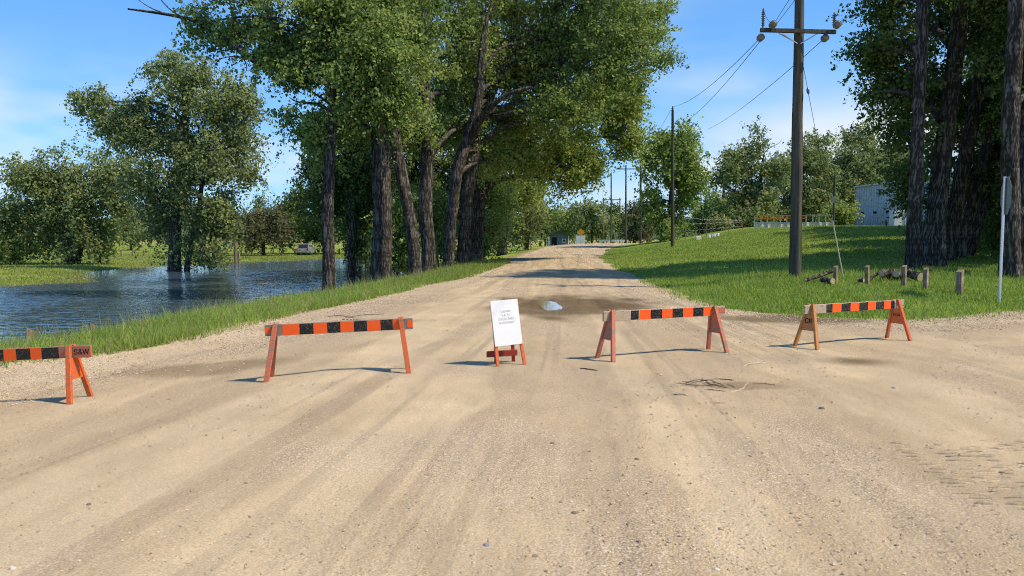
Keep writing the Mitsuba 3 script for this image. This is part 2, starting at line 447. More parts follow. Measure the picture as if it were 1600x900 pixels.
# ------------------------------------------------------------------ ground, road, water
def spaced(end, s0, k, start=0.0):
    out, x = [start], start
    while x < end:
        x += max(s0, k * x)
        out.append(x)
    return out


gx = np.array(sorted(set(np.round([*spaced(3000, .17, .034), *[-a for a in spaced(3000, .17, .034)]], 4))))
gy = np.array(sorted(set(np.round([*[-a for a in spaced(400, .6, .2)], *spaced(3200, .15, .027)], 4))))
Xg, Yg = np.meshgrid(gx, gy, indexing='ij')
Zg, Sg = zf(Xg, Yg), road_sd(Xg, Yg)
V = np.stack([Xg, Yg, Zg], -1).reshape(-1, 3)
S = Sg.ravel()
ni, nj = Xg.shape
ii, jj = np.meshgrid(np.arange(ni - 1), np.arange(nj - 1), indexing='ij')
a0, a1, a2, a3 = ii * nj + jj, (ii + 1) * nj + jj, (ii + 1) * nj + jj + 1, ii * nj + jj + 1
TR = np.vstack([np.stack([a0, a1, a2], -1).reshape(-1, 3), np.stack([a0, a2, a3], -1).reshape(-1, 3)])


def clip_side(v, f, s):
    """The part of the triangles on which s > 0, cut along s = 0 (both sides share the cut's edge points)."""
    pos = s[f] > 0
    k = pos.sum(1)
    out_f, V2, n = [f[k == 3]], [v], len(v)
    for cnt in (1, 2):
        sel, ps = f[k == cnt], pos[k == cnt]
        if not len(sel):
            continue
        lone = np.argmax(ps == (cnt == 1), axis=1)
        r = np.arange(len(sel))
        A, B, C = sel[r, lone], sel[r, (lone + 1) % 3], sel[r, (lone + 2) % 3]
        def cut(a, b):
            t = (s[a] / (s[a] - s[b]))[:, None]
            return v[a] * (1 - t) + v[b] * t
        ab, ac = cut(A, B), cut(A, C)
        iab, iac = n + np.arange(len(A)), n + len(A) + np.arange(len(A))
        V2 += [ab, ac]; n += 2 * len(A)
        if cnt == 1:
            out_f.append(np.stack([A, iab, iac], -1))
        else:
            out_f += [np.stack([iab, B, C], -1), np.stack([iab, C, iac], -1)]
    v2, f2 = np.vstack(V2), np.vstack(out_f)
    u, inv = np.unique(f2, return_inverse=True)
    return v2[u], inv.reshape(-1, 3)


labels['gravel_road'] = {'label': 'tan gravel road and turning area with wheel tracks, running away between the trees', 'category': 'road', 'kind': 'structure'}
add('gravel_road', clip_side(V, TR, S), 'm_road', True)
labels['ground'] = {'label': 'green grassy ground with a bank to the water and a low hill', 'category': 'ground', 'kind': 'structure'}
add('ground', clip_side(V, TR, -S), 'm_soil', True)
labels['flood_water'] = {'label': 'rippled blue flood water beside the road', 'category': 'water', 'kind': 'structure'}
wv, wf = flat_poly(pond_poly.buffer(6))
wv = np.column_stack([wv, np.full(len(wv), WATER)])
keep = (wv[wf].mean(1)[:, 0] < 50)
add('flood_water', (wv, wf), 'm_water')

rng = np.random.default_rng(7)


def blob(cx, cy, rx, ry, rot, seed, n=40):
    th = np.arange(n) * 2 * np.pi / n
    r = 1 + .55 * (meshkit.fbm(np.stack([np.cos(th) * 1.7 + seed, np.sin(th) * 1.7, 0 * th], -1), 3, seed) - .5) * 2
    x, y = rx * r * np.cos(th), ry * r * np.sin(th)
    c, s = math.cos(rot), math.sin(rot)
    return Polygon(np.column_stack([cx + c * x - s * y, cy + s * x + c * y])).buffer(0)


for k, (cx, cy, rx, ry) in enumerate([(.98, 19.4, .30, 2.2), (7.4, 55, .8, 4.0)]):
    pol = blob(cx, cy, rx, ry, 0, 3 + k)
    pv, pf = flat_poly(pol)
    zz = float(np.percentile(zf(pv[:, 0], pv[:, 1]), 42)) + .003
    key = thing('puddle', ['narrow bright puddle in the mud just behind the white sign', 'brown puddle far along the right edge of the road'][k], 'puddle', None, 'structure')
    add(key, (np.column_stack([pv, np.full(len(pv), zz)]), pf), 'm_puddle')

# far hills: a ring of wooded rises
th = np.radians(np.linspace(-80, 80, 320))
hb = MB()
prof = 26 + 26 * (meshkit.fbm(np.stack([th * 5, th * 0, th * 0], -1), 4, 5)) + 5 * meshkit.fbm(np.stack([th * 60, th * 0, th * 0], -1), 3, 6)
prof = prof * np.interp(np.degrees(th), [-80, -40, -25, -5, 10, 30, 80], [.7, .7, .95, .95, .9, .8, .8])
rows = [(900, -2, 0), (1100, 0, .35), (1300, 0, .72), (1500, 0, 1.0), (2000, 0, .8)]
hv = np.array([[R * math.sin(t), R * math.cos(t), z0 + prof[i] * k + (3 * noise_ if k else 0)] for (R, z0, k) in rows for i, t in enumerate(th) for noise_ in [math.sin(i * 12.9898) * .5]])
n = len(th)
i, j = np.meshgrid(np.arange(len(rows) - 1), np.arange(n - 1), indexing='ij')
q = i * n + j
hf = np.vstack([np.stack([q, q + n, q + n + 1], -1).reshape(-1, 3), np.stack([q, q + n + 1, q + 1], -1).reshape(-1, 3)])
labels['hills'] = {'label': 'low wooded hills along the horizon', 'category': 'hills', 'kind': 'structure'}
add('hills', (hv, hf), 'm_hills', True)

# ------------------------------------------------------------------ trees
PAL = {
    'cotton': ((.140, .220, .058), (.350, .445, .140)),
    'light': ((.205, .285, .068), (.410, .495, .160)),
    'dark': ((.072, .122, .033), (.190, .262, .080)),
    'grey': ((.170, .225, .085), (.335, .395, .165)),
    'brown': ((.130, .135, .070), (.200, .200, .105)),
    'far': ((.155, .205, .082), (.250, .300, .130)),
}


def leaf_mesh(c, out, size, rng, col, tris=2):
    n = len(c)
    nr = rng.normal(size=(n, 3)) * .55 + out * 1.0 + np.array([.0, .0, .25])
    nr /= np.linalg.norm(nr, axis=1, keepdims=True)
    t = rng.normal(size=(n, 3)) + np.array([0, 0, -.7])
    t -= nr * np.sum(t * nr, 1, keepdims=True)
    t /= np.linalg.norm(t, axis=1, keepdims=True) + 1e-9
    b = np.cross(nr, t)
    s = (size * (.50 + .95 * rng.random(n) ** 1.3))[:, None]
    if tris == 2:
        v = np.stack([c - t * s * .5, c + b * s * .42 - t * s * .08 + nr * s * .06, c + t * s * .55, c - b * s * .42 - t * s * .08 + nr * s * .06], 1)
        k = np.arange(n)[:, None] * 4
        f = np.vstack([k + [0, 1, 2], k + [0, 2, 3]])
    else:
        v = np.stack([c - t * s * .5 + b * s * .45, c - t * s * .5 - b * s * .45, c + t * s * .6], 1)
        f = np.arange(n)[:, None] * 3 + [0, 1, 2]
    m = v.shape[1]
    return v.reshape(-1, 3), f, np.repeat(col, m, axis=0)


def ridge(seed, z0=None):
    def fn(p, th):
        flare = 0 if z0 is None else .20 * np.exp(-np.maximum(p[..., 2] - z0, 0) / .5) * np.sin(th * (4 + seed % 3) + seed) + .10 * np.sin(th * 3 + seed * 2 + p[..., 2] * .4)
        return 1 + flare + .16 * (meshkit.fbm(p * np.array([3.2, 3.2, .7]), 3, seed) - .5) * 2 + .05 * np.sin(th * 5 + seed)
    return fn


def tree(name, label, group, d, trunks, lobes, leaf=.12, n=120, m=160, cr=.8, pal='cotton', seed=0, tris=2, cat='tree', gap=.40, bark='m_bark', limbs=True, depth=.9, droop=0.0, sides=18, base=None, extra=None, twigs=True):
    """trunks: lists of (px, py, width px) from the foot up, at the distance d. lobes: (px, py, rx px, ry px, metres deeper) of the crown."""
    rng = np.random.default_rng(1000 + seed)
    key = thing(name, label, cat, group)
    k = d / F
    paths = []
    for tr in trunks:
        dd0 = tr[0][3] if len(tr[0]) > 3 else 0
        pts = []
        for q in tr:
            pts.append(P(q[0], q[1], d + (q[3] if len(q) > 3 else 0)))
        pts = np.array(pts)
        if base is None:
            pts[0, 2] = float(zf(pts[0, 0], pts[0, 1])) - .15
        w = np.array([q[2] for q in tr]) * k / 2
        nn = max(8, int(abs(pts[-1, 2] - pts[0, 2]) / .35))
        path = spline(pts, nn)
        r = np.interp(np.linspace(0, 1, nn), np.linspace(0, 1, len(w)), w)
        hgt = path[:, 2] - path[0, 2]
        r = r * (1 + .30 * np.exp(-hgt / .5))
        wig = (meshkit.fbm(path * .35, 3, seed) - .5)[:, None] * np.array([.3, .3, 0]) * np.clip(hgt / 3, 0, 1)[:, None]
        path = path + wig
        part(key, 'trunk', tube(path, r, sides, jitter=ridge(seed, path[0, 2]) if sides > 8 else ridge(seed)), bark, True)
        paths.append((path, r))
    C, Cout, Cl, Crad = [], [], [], []
    L = [(P(l[0], l[1], d + (l[4] if len(l) > 4 else 0)), np.array([l[2] * k, max(.5 * (l[2] + l[3]) * k * depth, .3), l[3] * k])) for l in lobes]
    area = np.array([(r[0] * r[1] * r[2]) ** (2 / 3) for _, r in L]) * np.array([.45 if l[1] + l[3] < 0 else 1 for l in lobes])
    cnt = np.maximum(3, np.round(n * area / area.sum())).astype(int)
    for li, ((c, r), nc) in enumerate(zip(L, cnt)):
        u = rng.normal(size=(nc * 4, 3))
        u /= np.linalg.norm(u, axis=1, keepdims=True)
        rad = rng.random(nc * 4) ** .42
        p = c + u * rad[:, None] * r
        g = meshkit.fbm(p / (cr * 2.6), 2, seed + 3)
        ok = np.nonzero((g > gap) & (p[:, 2] > zf(p[:, 0], p[:, 1]) + .25))[0][:nc]
        C.append(p[ok]); Cout.append(u[ok]); Cl += [li] * len(ok); Crad.append(rad[ok])
    C, Cout, Cl, Crad = np.vstack(C), np.vstack(Cout), np.array(Cl), np.concatenate(Crad)
    # limbs: one per lobe, from the nearest trunk, with twigs out to its leaf clusters
    if paths and limbs:
        for li, (c, r) in enumerate(L):
            best = min(paths, key=lambda pr: np.linalg.norm((pr[0] - c)[:, :2], axis=1).min())
            path, rr = best
            want = c[2] - .35 * np.linalg.norm((path - c)[:, :2], axis=1).min() - .3 * r[2]
            i0 = int(np.argmin(np.abs(path[:, 2] - np.clip(want, path[0, 2] + 1.2, path[-1, 2] - .1))))
            p0 = path[i0]
            span = np.linalg.norm(c - p0)
            mid = (p0 + c) / 2 + np.array([0, 0, .12 * span]) + rng.normal(size=3) * .06 * span
            end = c + (c - p0) / (span + 1e-6) * r.mean() * .5 + np.array([0, 0, -.5 * droop])
            lp = spline([p0, mid, c, end], 10)
            r0 = min(rr[i0] * .55, .05 + .028 * span)
            lr = np.linspace(r0, .018, 10)
            mb = MB()
            mb.add(*tube(lp, lr, 7, jitter=ridge(seed + li)))
            if twigs:
                for cc in C[Cl == li]:
                    j = int(np.argmin(np.linalg.norm(lp - cc, axis=1)))
                    j = max(1, j - 1)
                    mm = (lp[j] + cc) / 2 + rng.normal(size=3) * .12 * np.linalg.norm(cc - lp[j]) + np.array([0, 0, .1])
                    mb.add(*tube(spline([lp[j], mm, cc], 4), np.linspace(max(.012, lr[j] * .4), .006, 4), 3, cap=False))
            part(key, 'limb', mb.get(), bark, True)
    c0, c1 = (np.array(x) for x in PAL[pal])
    lv = MB()
    leaf *= 1.05
    sizes = (.94 * m * (.55 + .9 * rng.random(len(C)))).astype(int)
    idx = np.repeat(np.arange(len(C)), sizes)
    u = rng.normal(size=(len(idx), 3))
    u *= np.minimum(1, 1.75 / (np.linalg.norm(u, axis=1, keepdims=True) + 1e-9))
    stretch = (.7 + .7 * rng.random((len(C), 3))) * cr * np.array([1, 1, .75 + droop])
    off = u * stretch[idx] * .52
    pts = C[idx] + off
    pts[:, 2] -= droop * np.abs(rng.normal(size=len(pts))) * cr * .6
    # sprays: leafy shoots that stand out of the outer clusters and hang at their ends
    sp = rng.random(len(idx)) < np.where(Crad > .62, .42, .12)[idx]
    ns = 3
    sd_ = rng.normal(size=(len(C), ns, 3)) * .55 + Cout[:, None] * .8 + np.array([0, 0, .15])
    sd_ /= np.linalg.norm(sd_, axis=2, keepdims=True)
    which = rng.integers(0, ns, len(idx))
    t = rng.random(len(idx)) ** .8 * (.9 + .9 * ((idx * 7919 + which * 104729) % 97) / 97)
    shoot = sd_[idx, which] * (t * cr * 1.25)[:, None]
    shoot[:, 2] -= (.22 + droop) * cr * t ** 2
    jit = rng.normal(size=(len(idx), 3)) * cr * .11
    pts = np.where(sp[:, None], C[idx] + shoot + jit, pts)
    off = np.where(sp[:, None], jit, off)
    out = off / (np.linalg.norm(off, axis=1, keepdims=True) + 1e-9) * .85 + Cout[idx] * .35
    tone = np.clip(.5 + .28 * rng.normal(size=len(C))[idx] + .30 * rng.normal(size=len(idx)), 0, 1)[:, None]
    col = (c0 * (1 - tone) + c1 * tone) * (.85 + .3 * rng.random((len(idx), 1)))
    odd = rng.random(len(idx)) < .012
    col[odd] = col[odd] * np.array([1.45, 1.15, .8])
    lv.add(*leaf_mesh(pts, out, leaf, rng, col, tris))
    part(key, 'crown', lv.get(), 'm_leaf', False, lv.col(), kind='stuff')
    if extra:
        mb = MB()
        for pts_px, w0 in extra:
            e = spline([P(a, b, d + dd) for a, b, dd in pts_px], 12)
            mb.add(*tube(e, np.linspace(w0 * k / 2, w0 * k * .12, 12), 6))
        part(key, 'dead_branch', mb.get(), bark, True)
    return key


ROW = 'cottonwoods in a row along the left edge of the road'
tree('cottonwood_tree', 'slender dark cottonwood rising from the water edge, leftmost trunk of the row', ROW, 33,
     [[(513, 456, 19), (514, 360, 18), (516, 270, 17), (520, 190, 14), (515, 90, 11), (505, -20, 7)]],
     [(480, 90, 75, 55), (505, 10, 95, 60), (440, 60, 62, 40, 1), (545, 120, 60, 50, -1), (400, 40, 45, 28, 1), (345, 55, 50, 28, 1), (310, 35, 32, 24, 1), (375, -20, 70, 40, 1), (470, 160, 42, 36), (505, -110, 110, 70), (478, 215, 34, 30), (530, 60, 60, 60), (450, 110, 50, 40, 1), (490, 145, 50, 40, 1), (500, 250, 26, 30, 1)],
     leaf=.13, n=330, m=170, cr=.75, pal='cotton', seed=1, gap=.455,
     extra=[([(420, 105, 0), (370, 75, 0), (325, 40, 1), (270, 24, 1), (200, 14, 1)], 12), ([(300, 32, 1), (270, 18, 1), (245, -10, 1)], 4), ([(270, 24, 1), (235, 12, 1), (210, -6, 1)], 3), ([(400, 95, 0), (380, 90, 0), (345, 92, 0), (336, 118, 0)], 3), ([(380, 90, 0), (385, 110, 0), (378, 116, 0)], 2)])
tree('cottonwood_tree', 'thickest cottonwood trunk of the row, second from the left, at the grass edge', ROW, 34,
     [[(598, 440, 33), (596, 350, 30), (597, 260, 28), (592, 180, 25), (585, 60, 22), (580, -60, 14)]],
     [(585, 70, 75, 60, -1), (560, 170, 48, 42, -1), (625, 150, 46, 40, -1), (600, -30, 100, 60), (545, 20, 60, 50, 1), (570, -140, 110, 70), (640, 60, 50, 50, 1), (545, 100, 50, 50, 1), (610, 110, 50, 50, -1.2), (530, 190, 40, 36, 1)],
     leaf=.13, n=300, m=190, cr=.8, seed=2, gap=.40)
tree('cottonwood_tree', 'left leaning cottonwood trunk with bare bark, third in the row', ROW, 38,
     [[(648, 430, 21), (640, 350, 19), (627, 280, 18), (617, 215, 17), (612, 130, 12)]],
     [(612, 150, 42, 36, .6), (638, 195, 32, 28, 1.5), (600, 90, 60, 50, 1), (652, 225, 24, 22, 2.5)],
     leaf=.13, n=110, m=180, cr=.8, pal='cotton', seed=3, gap=.40)
tree('cottonwood_tree', 'tall straight cottonwood with bare upper trunk, fourth in the row', ROW, 40,
     [[(670, 424, 22), (667, 320, 21), (665, 220, 20), (664, 120, 20), (662, 30, 18), (668, -80, 12)]],
     [(700, -10, 80, 55, 4.2), (625, -20, 60, 50, 5.2), (720, 70, 50, 50, 4.2), (700, 150, 46, 46, 5.2), (660, -120, 110, 70, 3.2), (635, 60, 25, 40, 6.2), (690, 230, 30, 36, 6.2), (720, 200, 35, 45, 5.2), (720, 50, 50, 50, 5.2), (620, 60, 40, 50, 6.2), (700, 110, 50, 40, 4.2), (630, 150, 30, 40, 6.2), (645, 200, 26, 40, 6.2)],
     leaf=.13, n=330, m=185, cr=.85, seed=4, gap=.40)
tree('cottonwood_tree', 'dark cottonwood with a curved broken limb reaching right over the road', ROW, 43,
     [[(698, 418, 18), (706, 340, 16), (716, 260, 18), (738, 190, 16), (750, 120, 11), (760, 30, 7)]],
     [(770, 80, 60, 50, 4.2), (800, 20, 75, 55, 4.2), (760, 240, 40, 40, 4.2), (830, 80, 60, 50, 4.2), (800, 190, 48, 40, 5.2), (780, -80, 110, 70, 3.2), (850, 150, 46, 44, 5.2), (770, 160, 40, 40, 5.2), (740, 110, 50, 44, 3.2), (800, 130, 50, 44, 5.2), (790, 250, 44, 40, 6.2)],
     leaf=.138, n=360, m=185, cr=.85, seed=5, pal='light', gap=.40,
     extra=[([(738, 215, 0), (745, 196, -.5), (762, 172, -1), (790, 150, -1.5), (830, 136, -1.5)], 15)])
tree('cottonwood_tree', 'cottonwood with a flared foot at the road verge, sixth in the row', ROW, 46,
     [[(722, 414, 21), (730, 330, 18), (738, 260, 19), (760, 170, 14), (800, 80, 9)]],
     [(880, 40, 75, 55, 1), (930, 110, 62, 50, 0), (890, 180, 58, 45, -1), (960, 50, 55, 45, 0), (940, -40, 90, 60, 0), (860, 100, 55, 50, 2), (990, 90, 42, 40, 0), (1030, 95, 22, 14, 0), (860, -90, 110, 70, 2)],
     leaf=.138, n=400, m=190, cr=.9, seed=6, pal='cotton', gap=.40)
tree('cottonwood_tree', 'pale cottonwood trunk just left of the green bush, seventh in the row', ROW, 51,
     [[(743, 408, 20), (748, 330, 19), (756, 260, 16), (790, 180, 12), (840, 120, 8)]],
     [(930, 190, 55, 42, 1), (890, 240, 52, 34, 0), (960, 170, 42, 42, 1), (920, 265, 42, 26, 0), (850, 250, 46, 32, 0), (975, 215, 26, 34, 1), (900, 285, 28, 12, 0), (820, 220, 40, 36, 2), (995, 25, 50, 45, 1), (985, 140, 34, 30, 1)],
     leaf=.16, n=360, m=185, cr=.9, seed=7, pal='light', gap=.40)
tree('cottonwood_tree', 'far leaning cottonwood over low light green growth, last trunk of the row', ROW, 66,
     [[(784, 395, 13), (792, 345, 13), (803, 315, 11), (822, 280, 8)]],
     [(812, 268, 42, 34), (828, 290, 26, 24), (790, 290, 36, 40, 2), (770, 330, 30, 40, 3)],
     leaf=.17, n=150, m=160, cr=1.0, seed=8, pal='light', gap=.38)


def bush(label, group, d, lobes, n, m, leaf, cr, pal, seed, gap=.41, tris=2, name='bush', cat='bush', stems=4):
    l0 = lobes[0]
    low = max(l[1] + l[3] for l in lobes)
    g = P(l0[0], low, d)
    tr = []
    for s in range(stems):
        a = (s - (stems - 1) / 2) / max(stems, 1)
        tr.append([(l0[0] + a * l0[2] * .3, low, 2.6), (l0[0] + a * l0[2] * .7, l0[1] + .2 * l0[3], 2), (l0[0] + a * l0[2], l0[1] - .3 * l0[3], 1)])
    return tree(name, label, group, d, tr, lobes, leaf=leaf, n=n, m=m, cr=cr, pal=pal, seed=seed, tris=tris, cat=cat, gap=gap, bark='m_twig', limbs=False, sides=5)


bush('light green bush beside the road right of the row of thick trunks', None, 54, [(752, 375, 26, 36), (765, 350, 24, 30), (742, 395, 20, 18)], 80, 130, .13, .65, 'light', 21)
bush('grey green thicket under the last leaning trunk by the road', None, 76, [(822, 340, 24, 42), (838, 325, 14, 28), (808, 365, 18, 24)], 90, 120, .17, .8, 'grey', 22)
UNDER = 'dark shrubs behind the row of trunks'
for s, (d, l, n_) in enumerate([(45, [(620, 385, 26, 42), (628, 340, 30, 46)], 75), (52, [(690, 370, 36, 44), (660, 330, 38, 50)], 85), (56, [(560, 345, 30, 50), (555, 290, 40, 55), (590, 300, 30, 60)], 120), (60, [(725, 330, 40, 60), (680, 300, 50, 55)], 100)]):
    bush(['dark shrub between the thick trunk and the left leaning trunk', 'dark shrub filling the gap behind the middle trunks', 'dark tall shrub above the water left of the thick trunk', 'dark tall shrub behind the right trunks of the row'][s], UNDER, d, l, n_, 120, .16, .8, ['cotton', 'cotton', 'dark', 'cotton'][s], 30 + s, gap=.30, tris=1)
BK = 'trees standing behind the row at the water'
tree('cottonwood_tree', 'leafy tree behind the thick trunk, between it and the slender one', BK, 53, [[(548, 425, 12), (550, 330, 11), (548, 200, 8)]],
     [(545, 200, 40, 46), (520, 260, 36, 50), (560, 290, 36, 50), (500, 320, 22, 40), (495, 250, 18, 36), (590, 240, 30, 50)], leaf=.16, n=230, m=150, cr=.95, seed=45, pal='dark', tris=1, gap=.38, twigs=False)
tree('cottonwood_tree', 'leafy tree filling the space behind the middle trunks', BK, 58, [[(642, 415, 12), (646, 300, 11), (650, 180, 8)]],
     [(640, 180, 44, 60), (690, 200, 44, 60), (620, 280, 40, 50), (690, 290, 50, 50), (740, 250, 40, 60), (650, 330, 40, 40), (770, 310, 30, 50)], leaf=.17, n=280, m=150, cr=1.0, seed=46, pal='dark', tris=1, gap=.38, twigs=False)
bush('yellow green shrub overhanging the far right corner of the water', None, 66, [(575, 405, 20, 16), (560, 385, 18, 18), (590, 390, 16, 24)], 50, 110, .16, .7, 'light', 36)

# the right-hand group, in its own shade
RG = 'tall cottonwoods in the shaded clump at the right'
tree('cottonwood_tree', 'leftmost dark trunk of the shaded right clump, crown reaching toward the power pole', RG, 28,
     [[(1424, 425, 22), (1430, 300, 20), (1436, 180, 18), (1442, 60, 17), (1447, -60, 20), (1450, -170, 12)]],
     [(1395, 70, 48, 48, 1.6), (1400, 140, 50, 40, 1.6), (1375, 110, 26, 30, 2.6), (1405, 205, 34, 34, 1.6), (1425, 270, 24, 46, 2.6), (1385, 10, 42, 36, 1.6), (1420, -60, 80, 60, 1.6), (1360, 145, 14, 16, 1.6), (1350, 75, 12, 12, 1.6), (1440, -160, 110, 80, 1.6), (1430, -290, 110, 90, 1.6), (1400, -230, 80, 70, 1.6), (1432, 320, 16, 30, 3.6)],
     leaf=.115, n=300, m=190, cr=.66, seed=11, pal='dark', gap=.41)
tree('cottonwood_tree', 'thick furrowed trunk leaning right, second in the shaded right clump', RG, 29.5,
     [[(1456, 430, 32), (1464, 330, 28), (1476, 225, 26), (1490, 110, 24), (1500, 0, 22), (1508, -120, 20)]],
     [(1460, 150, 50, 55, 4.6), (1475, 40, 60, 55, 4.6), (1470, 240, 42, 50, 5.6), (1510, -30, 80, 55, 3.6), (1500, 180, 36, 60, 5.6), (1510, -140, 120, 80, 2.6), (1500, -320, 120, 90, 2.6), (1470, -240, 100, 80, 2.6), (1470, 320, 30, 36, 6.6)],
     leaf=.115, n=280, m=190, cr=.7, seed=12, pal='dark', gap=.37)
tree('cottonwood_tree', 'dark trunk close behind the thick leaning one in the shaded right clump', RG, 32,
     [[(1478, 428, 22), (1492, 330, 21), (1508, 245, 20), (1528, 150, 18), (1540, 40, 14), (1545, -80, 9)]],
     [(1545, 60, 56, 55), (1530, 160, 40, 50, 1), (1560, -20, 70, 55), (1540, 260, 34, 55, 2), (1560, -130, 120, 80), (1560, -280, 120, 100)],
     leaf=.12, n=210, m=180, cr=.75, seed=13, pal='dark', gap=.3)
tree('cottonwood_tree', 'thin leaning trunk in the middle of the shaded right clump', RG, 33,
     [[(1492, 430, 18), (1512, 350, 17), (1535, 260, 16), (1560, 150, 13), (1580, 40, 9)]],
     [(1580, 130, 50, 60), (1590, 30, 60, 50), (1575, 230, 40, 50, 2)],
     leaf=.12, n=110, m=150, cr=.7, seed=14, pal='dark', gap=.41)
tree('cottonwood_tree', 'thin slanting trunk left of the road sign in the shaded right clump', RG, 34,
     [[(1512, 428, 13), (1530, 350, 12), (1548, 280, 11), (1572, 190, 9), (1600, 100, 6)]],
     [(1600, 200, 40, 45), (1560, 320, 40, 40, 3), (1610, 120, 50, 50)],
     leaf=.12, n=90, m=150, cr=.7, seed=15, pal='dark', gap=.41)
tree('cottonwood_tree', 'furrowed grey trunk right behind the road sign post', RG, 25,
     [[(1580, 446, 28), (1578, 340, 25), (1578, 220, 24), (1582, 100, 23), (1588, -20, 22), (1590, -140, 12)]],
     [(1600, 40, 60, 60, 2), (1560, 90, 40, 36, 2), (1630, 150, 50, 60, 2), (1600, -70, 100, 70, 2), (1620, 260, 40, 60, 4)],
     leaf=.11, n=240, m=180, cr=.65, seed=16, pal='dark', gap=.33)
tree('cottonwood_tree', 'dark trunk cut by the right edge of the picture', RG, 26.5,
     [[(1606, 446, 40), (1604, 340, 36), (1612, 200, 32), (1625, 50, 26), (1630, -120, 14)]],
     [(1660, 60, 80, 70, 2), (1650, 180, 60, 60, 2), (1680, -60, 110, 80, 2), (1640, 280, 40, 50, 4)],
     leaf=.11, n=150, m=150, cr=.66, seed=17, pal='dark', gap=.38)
bush('sunlit green shrub between the slanting trunks and the road sign', None, 37, [(1540, 400, 30, 34), (1515, 420, 30, 26), (1555, 360, 26, 30), (1490, 415, 20, 24)], 120, 120, .12, .6, 'light', 41)
bush('dense shrub behind the furrowed trunk at the right edge', None, 35, [(1590, 390, 40, 50), (1640, 380, 50, 70), (1600, 320, 40, 50)], 110, 130, .12, .7, 'dark', 42)
bush('low shaded shrub behind the leftmost trunks of the right clump', None, 40, [(1470, 400, 30, 30), (1440, 380, 16, 30), (1490, 360, 30, 40)], 80, 120, .12, .6, 'cotton', 43)
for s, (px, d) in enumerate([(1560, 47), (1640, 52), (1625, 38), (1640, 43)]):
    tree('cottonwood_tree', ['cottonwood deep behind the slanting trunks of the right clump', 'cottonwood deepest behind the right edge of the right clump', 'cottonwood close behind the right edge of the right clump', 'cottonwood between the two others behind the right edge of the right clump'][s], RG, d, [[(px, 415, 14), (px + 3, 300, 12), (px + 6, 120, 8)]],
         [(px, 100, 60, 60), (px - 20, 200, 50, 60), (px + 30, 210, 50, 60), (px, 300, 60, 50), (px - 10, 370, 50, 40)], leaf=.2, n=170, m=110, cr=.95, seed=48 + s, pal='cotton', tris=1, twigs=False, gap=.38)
# more of the same clump goes on outside the frame; its crowns throw the shade on the hill
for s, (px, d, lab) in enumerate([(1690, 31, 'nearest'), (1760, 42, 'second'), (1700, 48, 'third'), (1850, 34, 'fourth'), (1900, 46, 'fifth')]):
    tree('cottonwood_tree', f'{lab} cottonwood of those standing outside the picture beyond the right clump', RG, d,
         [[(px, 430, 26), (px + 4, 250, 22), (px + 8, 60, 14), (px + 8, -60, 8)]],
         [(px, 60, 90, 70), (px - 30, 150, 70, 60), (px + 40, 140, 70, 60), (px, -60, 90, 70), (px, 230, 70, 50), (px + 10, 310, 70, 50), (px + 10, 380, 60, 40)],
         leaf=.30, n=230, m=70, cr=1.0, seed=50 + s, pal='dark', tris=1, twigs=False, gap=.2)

# across the water
tree('cottonwood_tree', 'big spreading cottonwood standing in the flood water', None, 62.8,
     [[(272, 424, 22), (274, 370, 18), (280, 300, 15), (288, 230, 11), (292, 150, 7)], [(290, 424, 9), (296, 395, 8), (305, 350, 7), (315, 280, 6), (322, 230, 4)]],
     [(285, 130, 55, 40), (205, 175, 38, 26), (152, 162, 28, 20), (136, 165, 18, 14), (165, 190, 18, 22), (340, 165, 60, 45), (240, 215, 52, 48), (345, 240, 58, 52), (285, 270, 50, 55), (258, 345, 34, 30, 1), (376, 185, 26, 40), (315, 375, 30, 32), (235, 300, 36, 45), (382, 262, 15, 30), (180, 200, 18, 26), (262, 105, 18, 18), (345, 310, 30, 28), (318, 350, 30, 40, -2), (375, 300, 16, 30), (330, 380, 22, 26, -2), (345, 345, 22, 34, -1)],
     leaf=.20, n=520, m=155, cr=1.05, seed=61, pal='grey', droop=.35, gap=.37)
tree('willow_tree', 'wide round willow with several slanting trunks on the flooded lawn at left', None, 72,
     [[(112, 409, 12), (105, 370, 11), (92, 330, 8), (75, 290, 5)], [(116, 409, 12), (128, 370, 10), (138, 330, 8), (150, 290, 5)], [(114, 409, 9), (116, 350, 8), (118, 290, 5)]],
     [(110, 275, 60, 38), (60, 295, 48, 36), (170, 275, 44, 36), (125, 335, 48, 40), (35, 330, 40, 40), (190, 315, 32, 42), (28, 275, 26, 24), (85, 350, 34, 36), (150, 365, 26, 30), (200, 265, 16, 22), (5, 345, 24, 40), (60, 380, 26, 20), (112, 385, 22, 20)],
     leaf=.22, n=360, m=125, cr=1.15, seed=62, pal='grey', droop=.2, gap=.38)
tree('small_tree', 'small light green tree right of the wide willow', None, 74, [[(156, 407, 4), (157, 385, 3), (158, 365, 2)]], [(160, 362, 18, 18), (165, 378, 14, 12), (148, 372, 12, 12)], leaf=.2, n=40, m=100, cr=.8, seed=63, pal='light', sides=7)
bush('round light green bush at the left edge of the flooded lawn', None, 72, [(18, 388, 18, 18), (8, 395, 14, 14)], 36, 100, .2, .8, 'light', 64)
tree('dark_tree', 'low dark brownish tree behind the brown post across the water', None, 108, [[(412, 396, 5), (412, 375, 5), (414, 350, 3)]], [(410, 362, 40, 24), (395, 345, 26, 20), (430, 350, 24, 20), (385, 375, 18, 14)], leaf=.3, n=90, m=110, cr=1.4, seed=65, pal='brown', sides=7, gap=.40)
FAR = 'trees on the far side of the water'
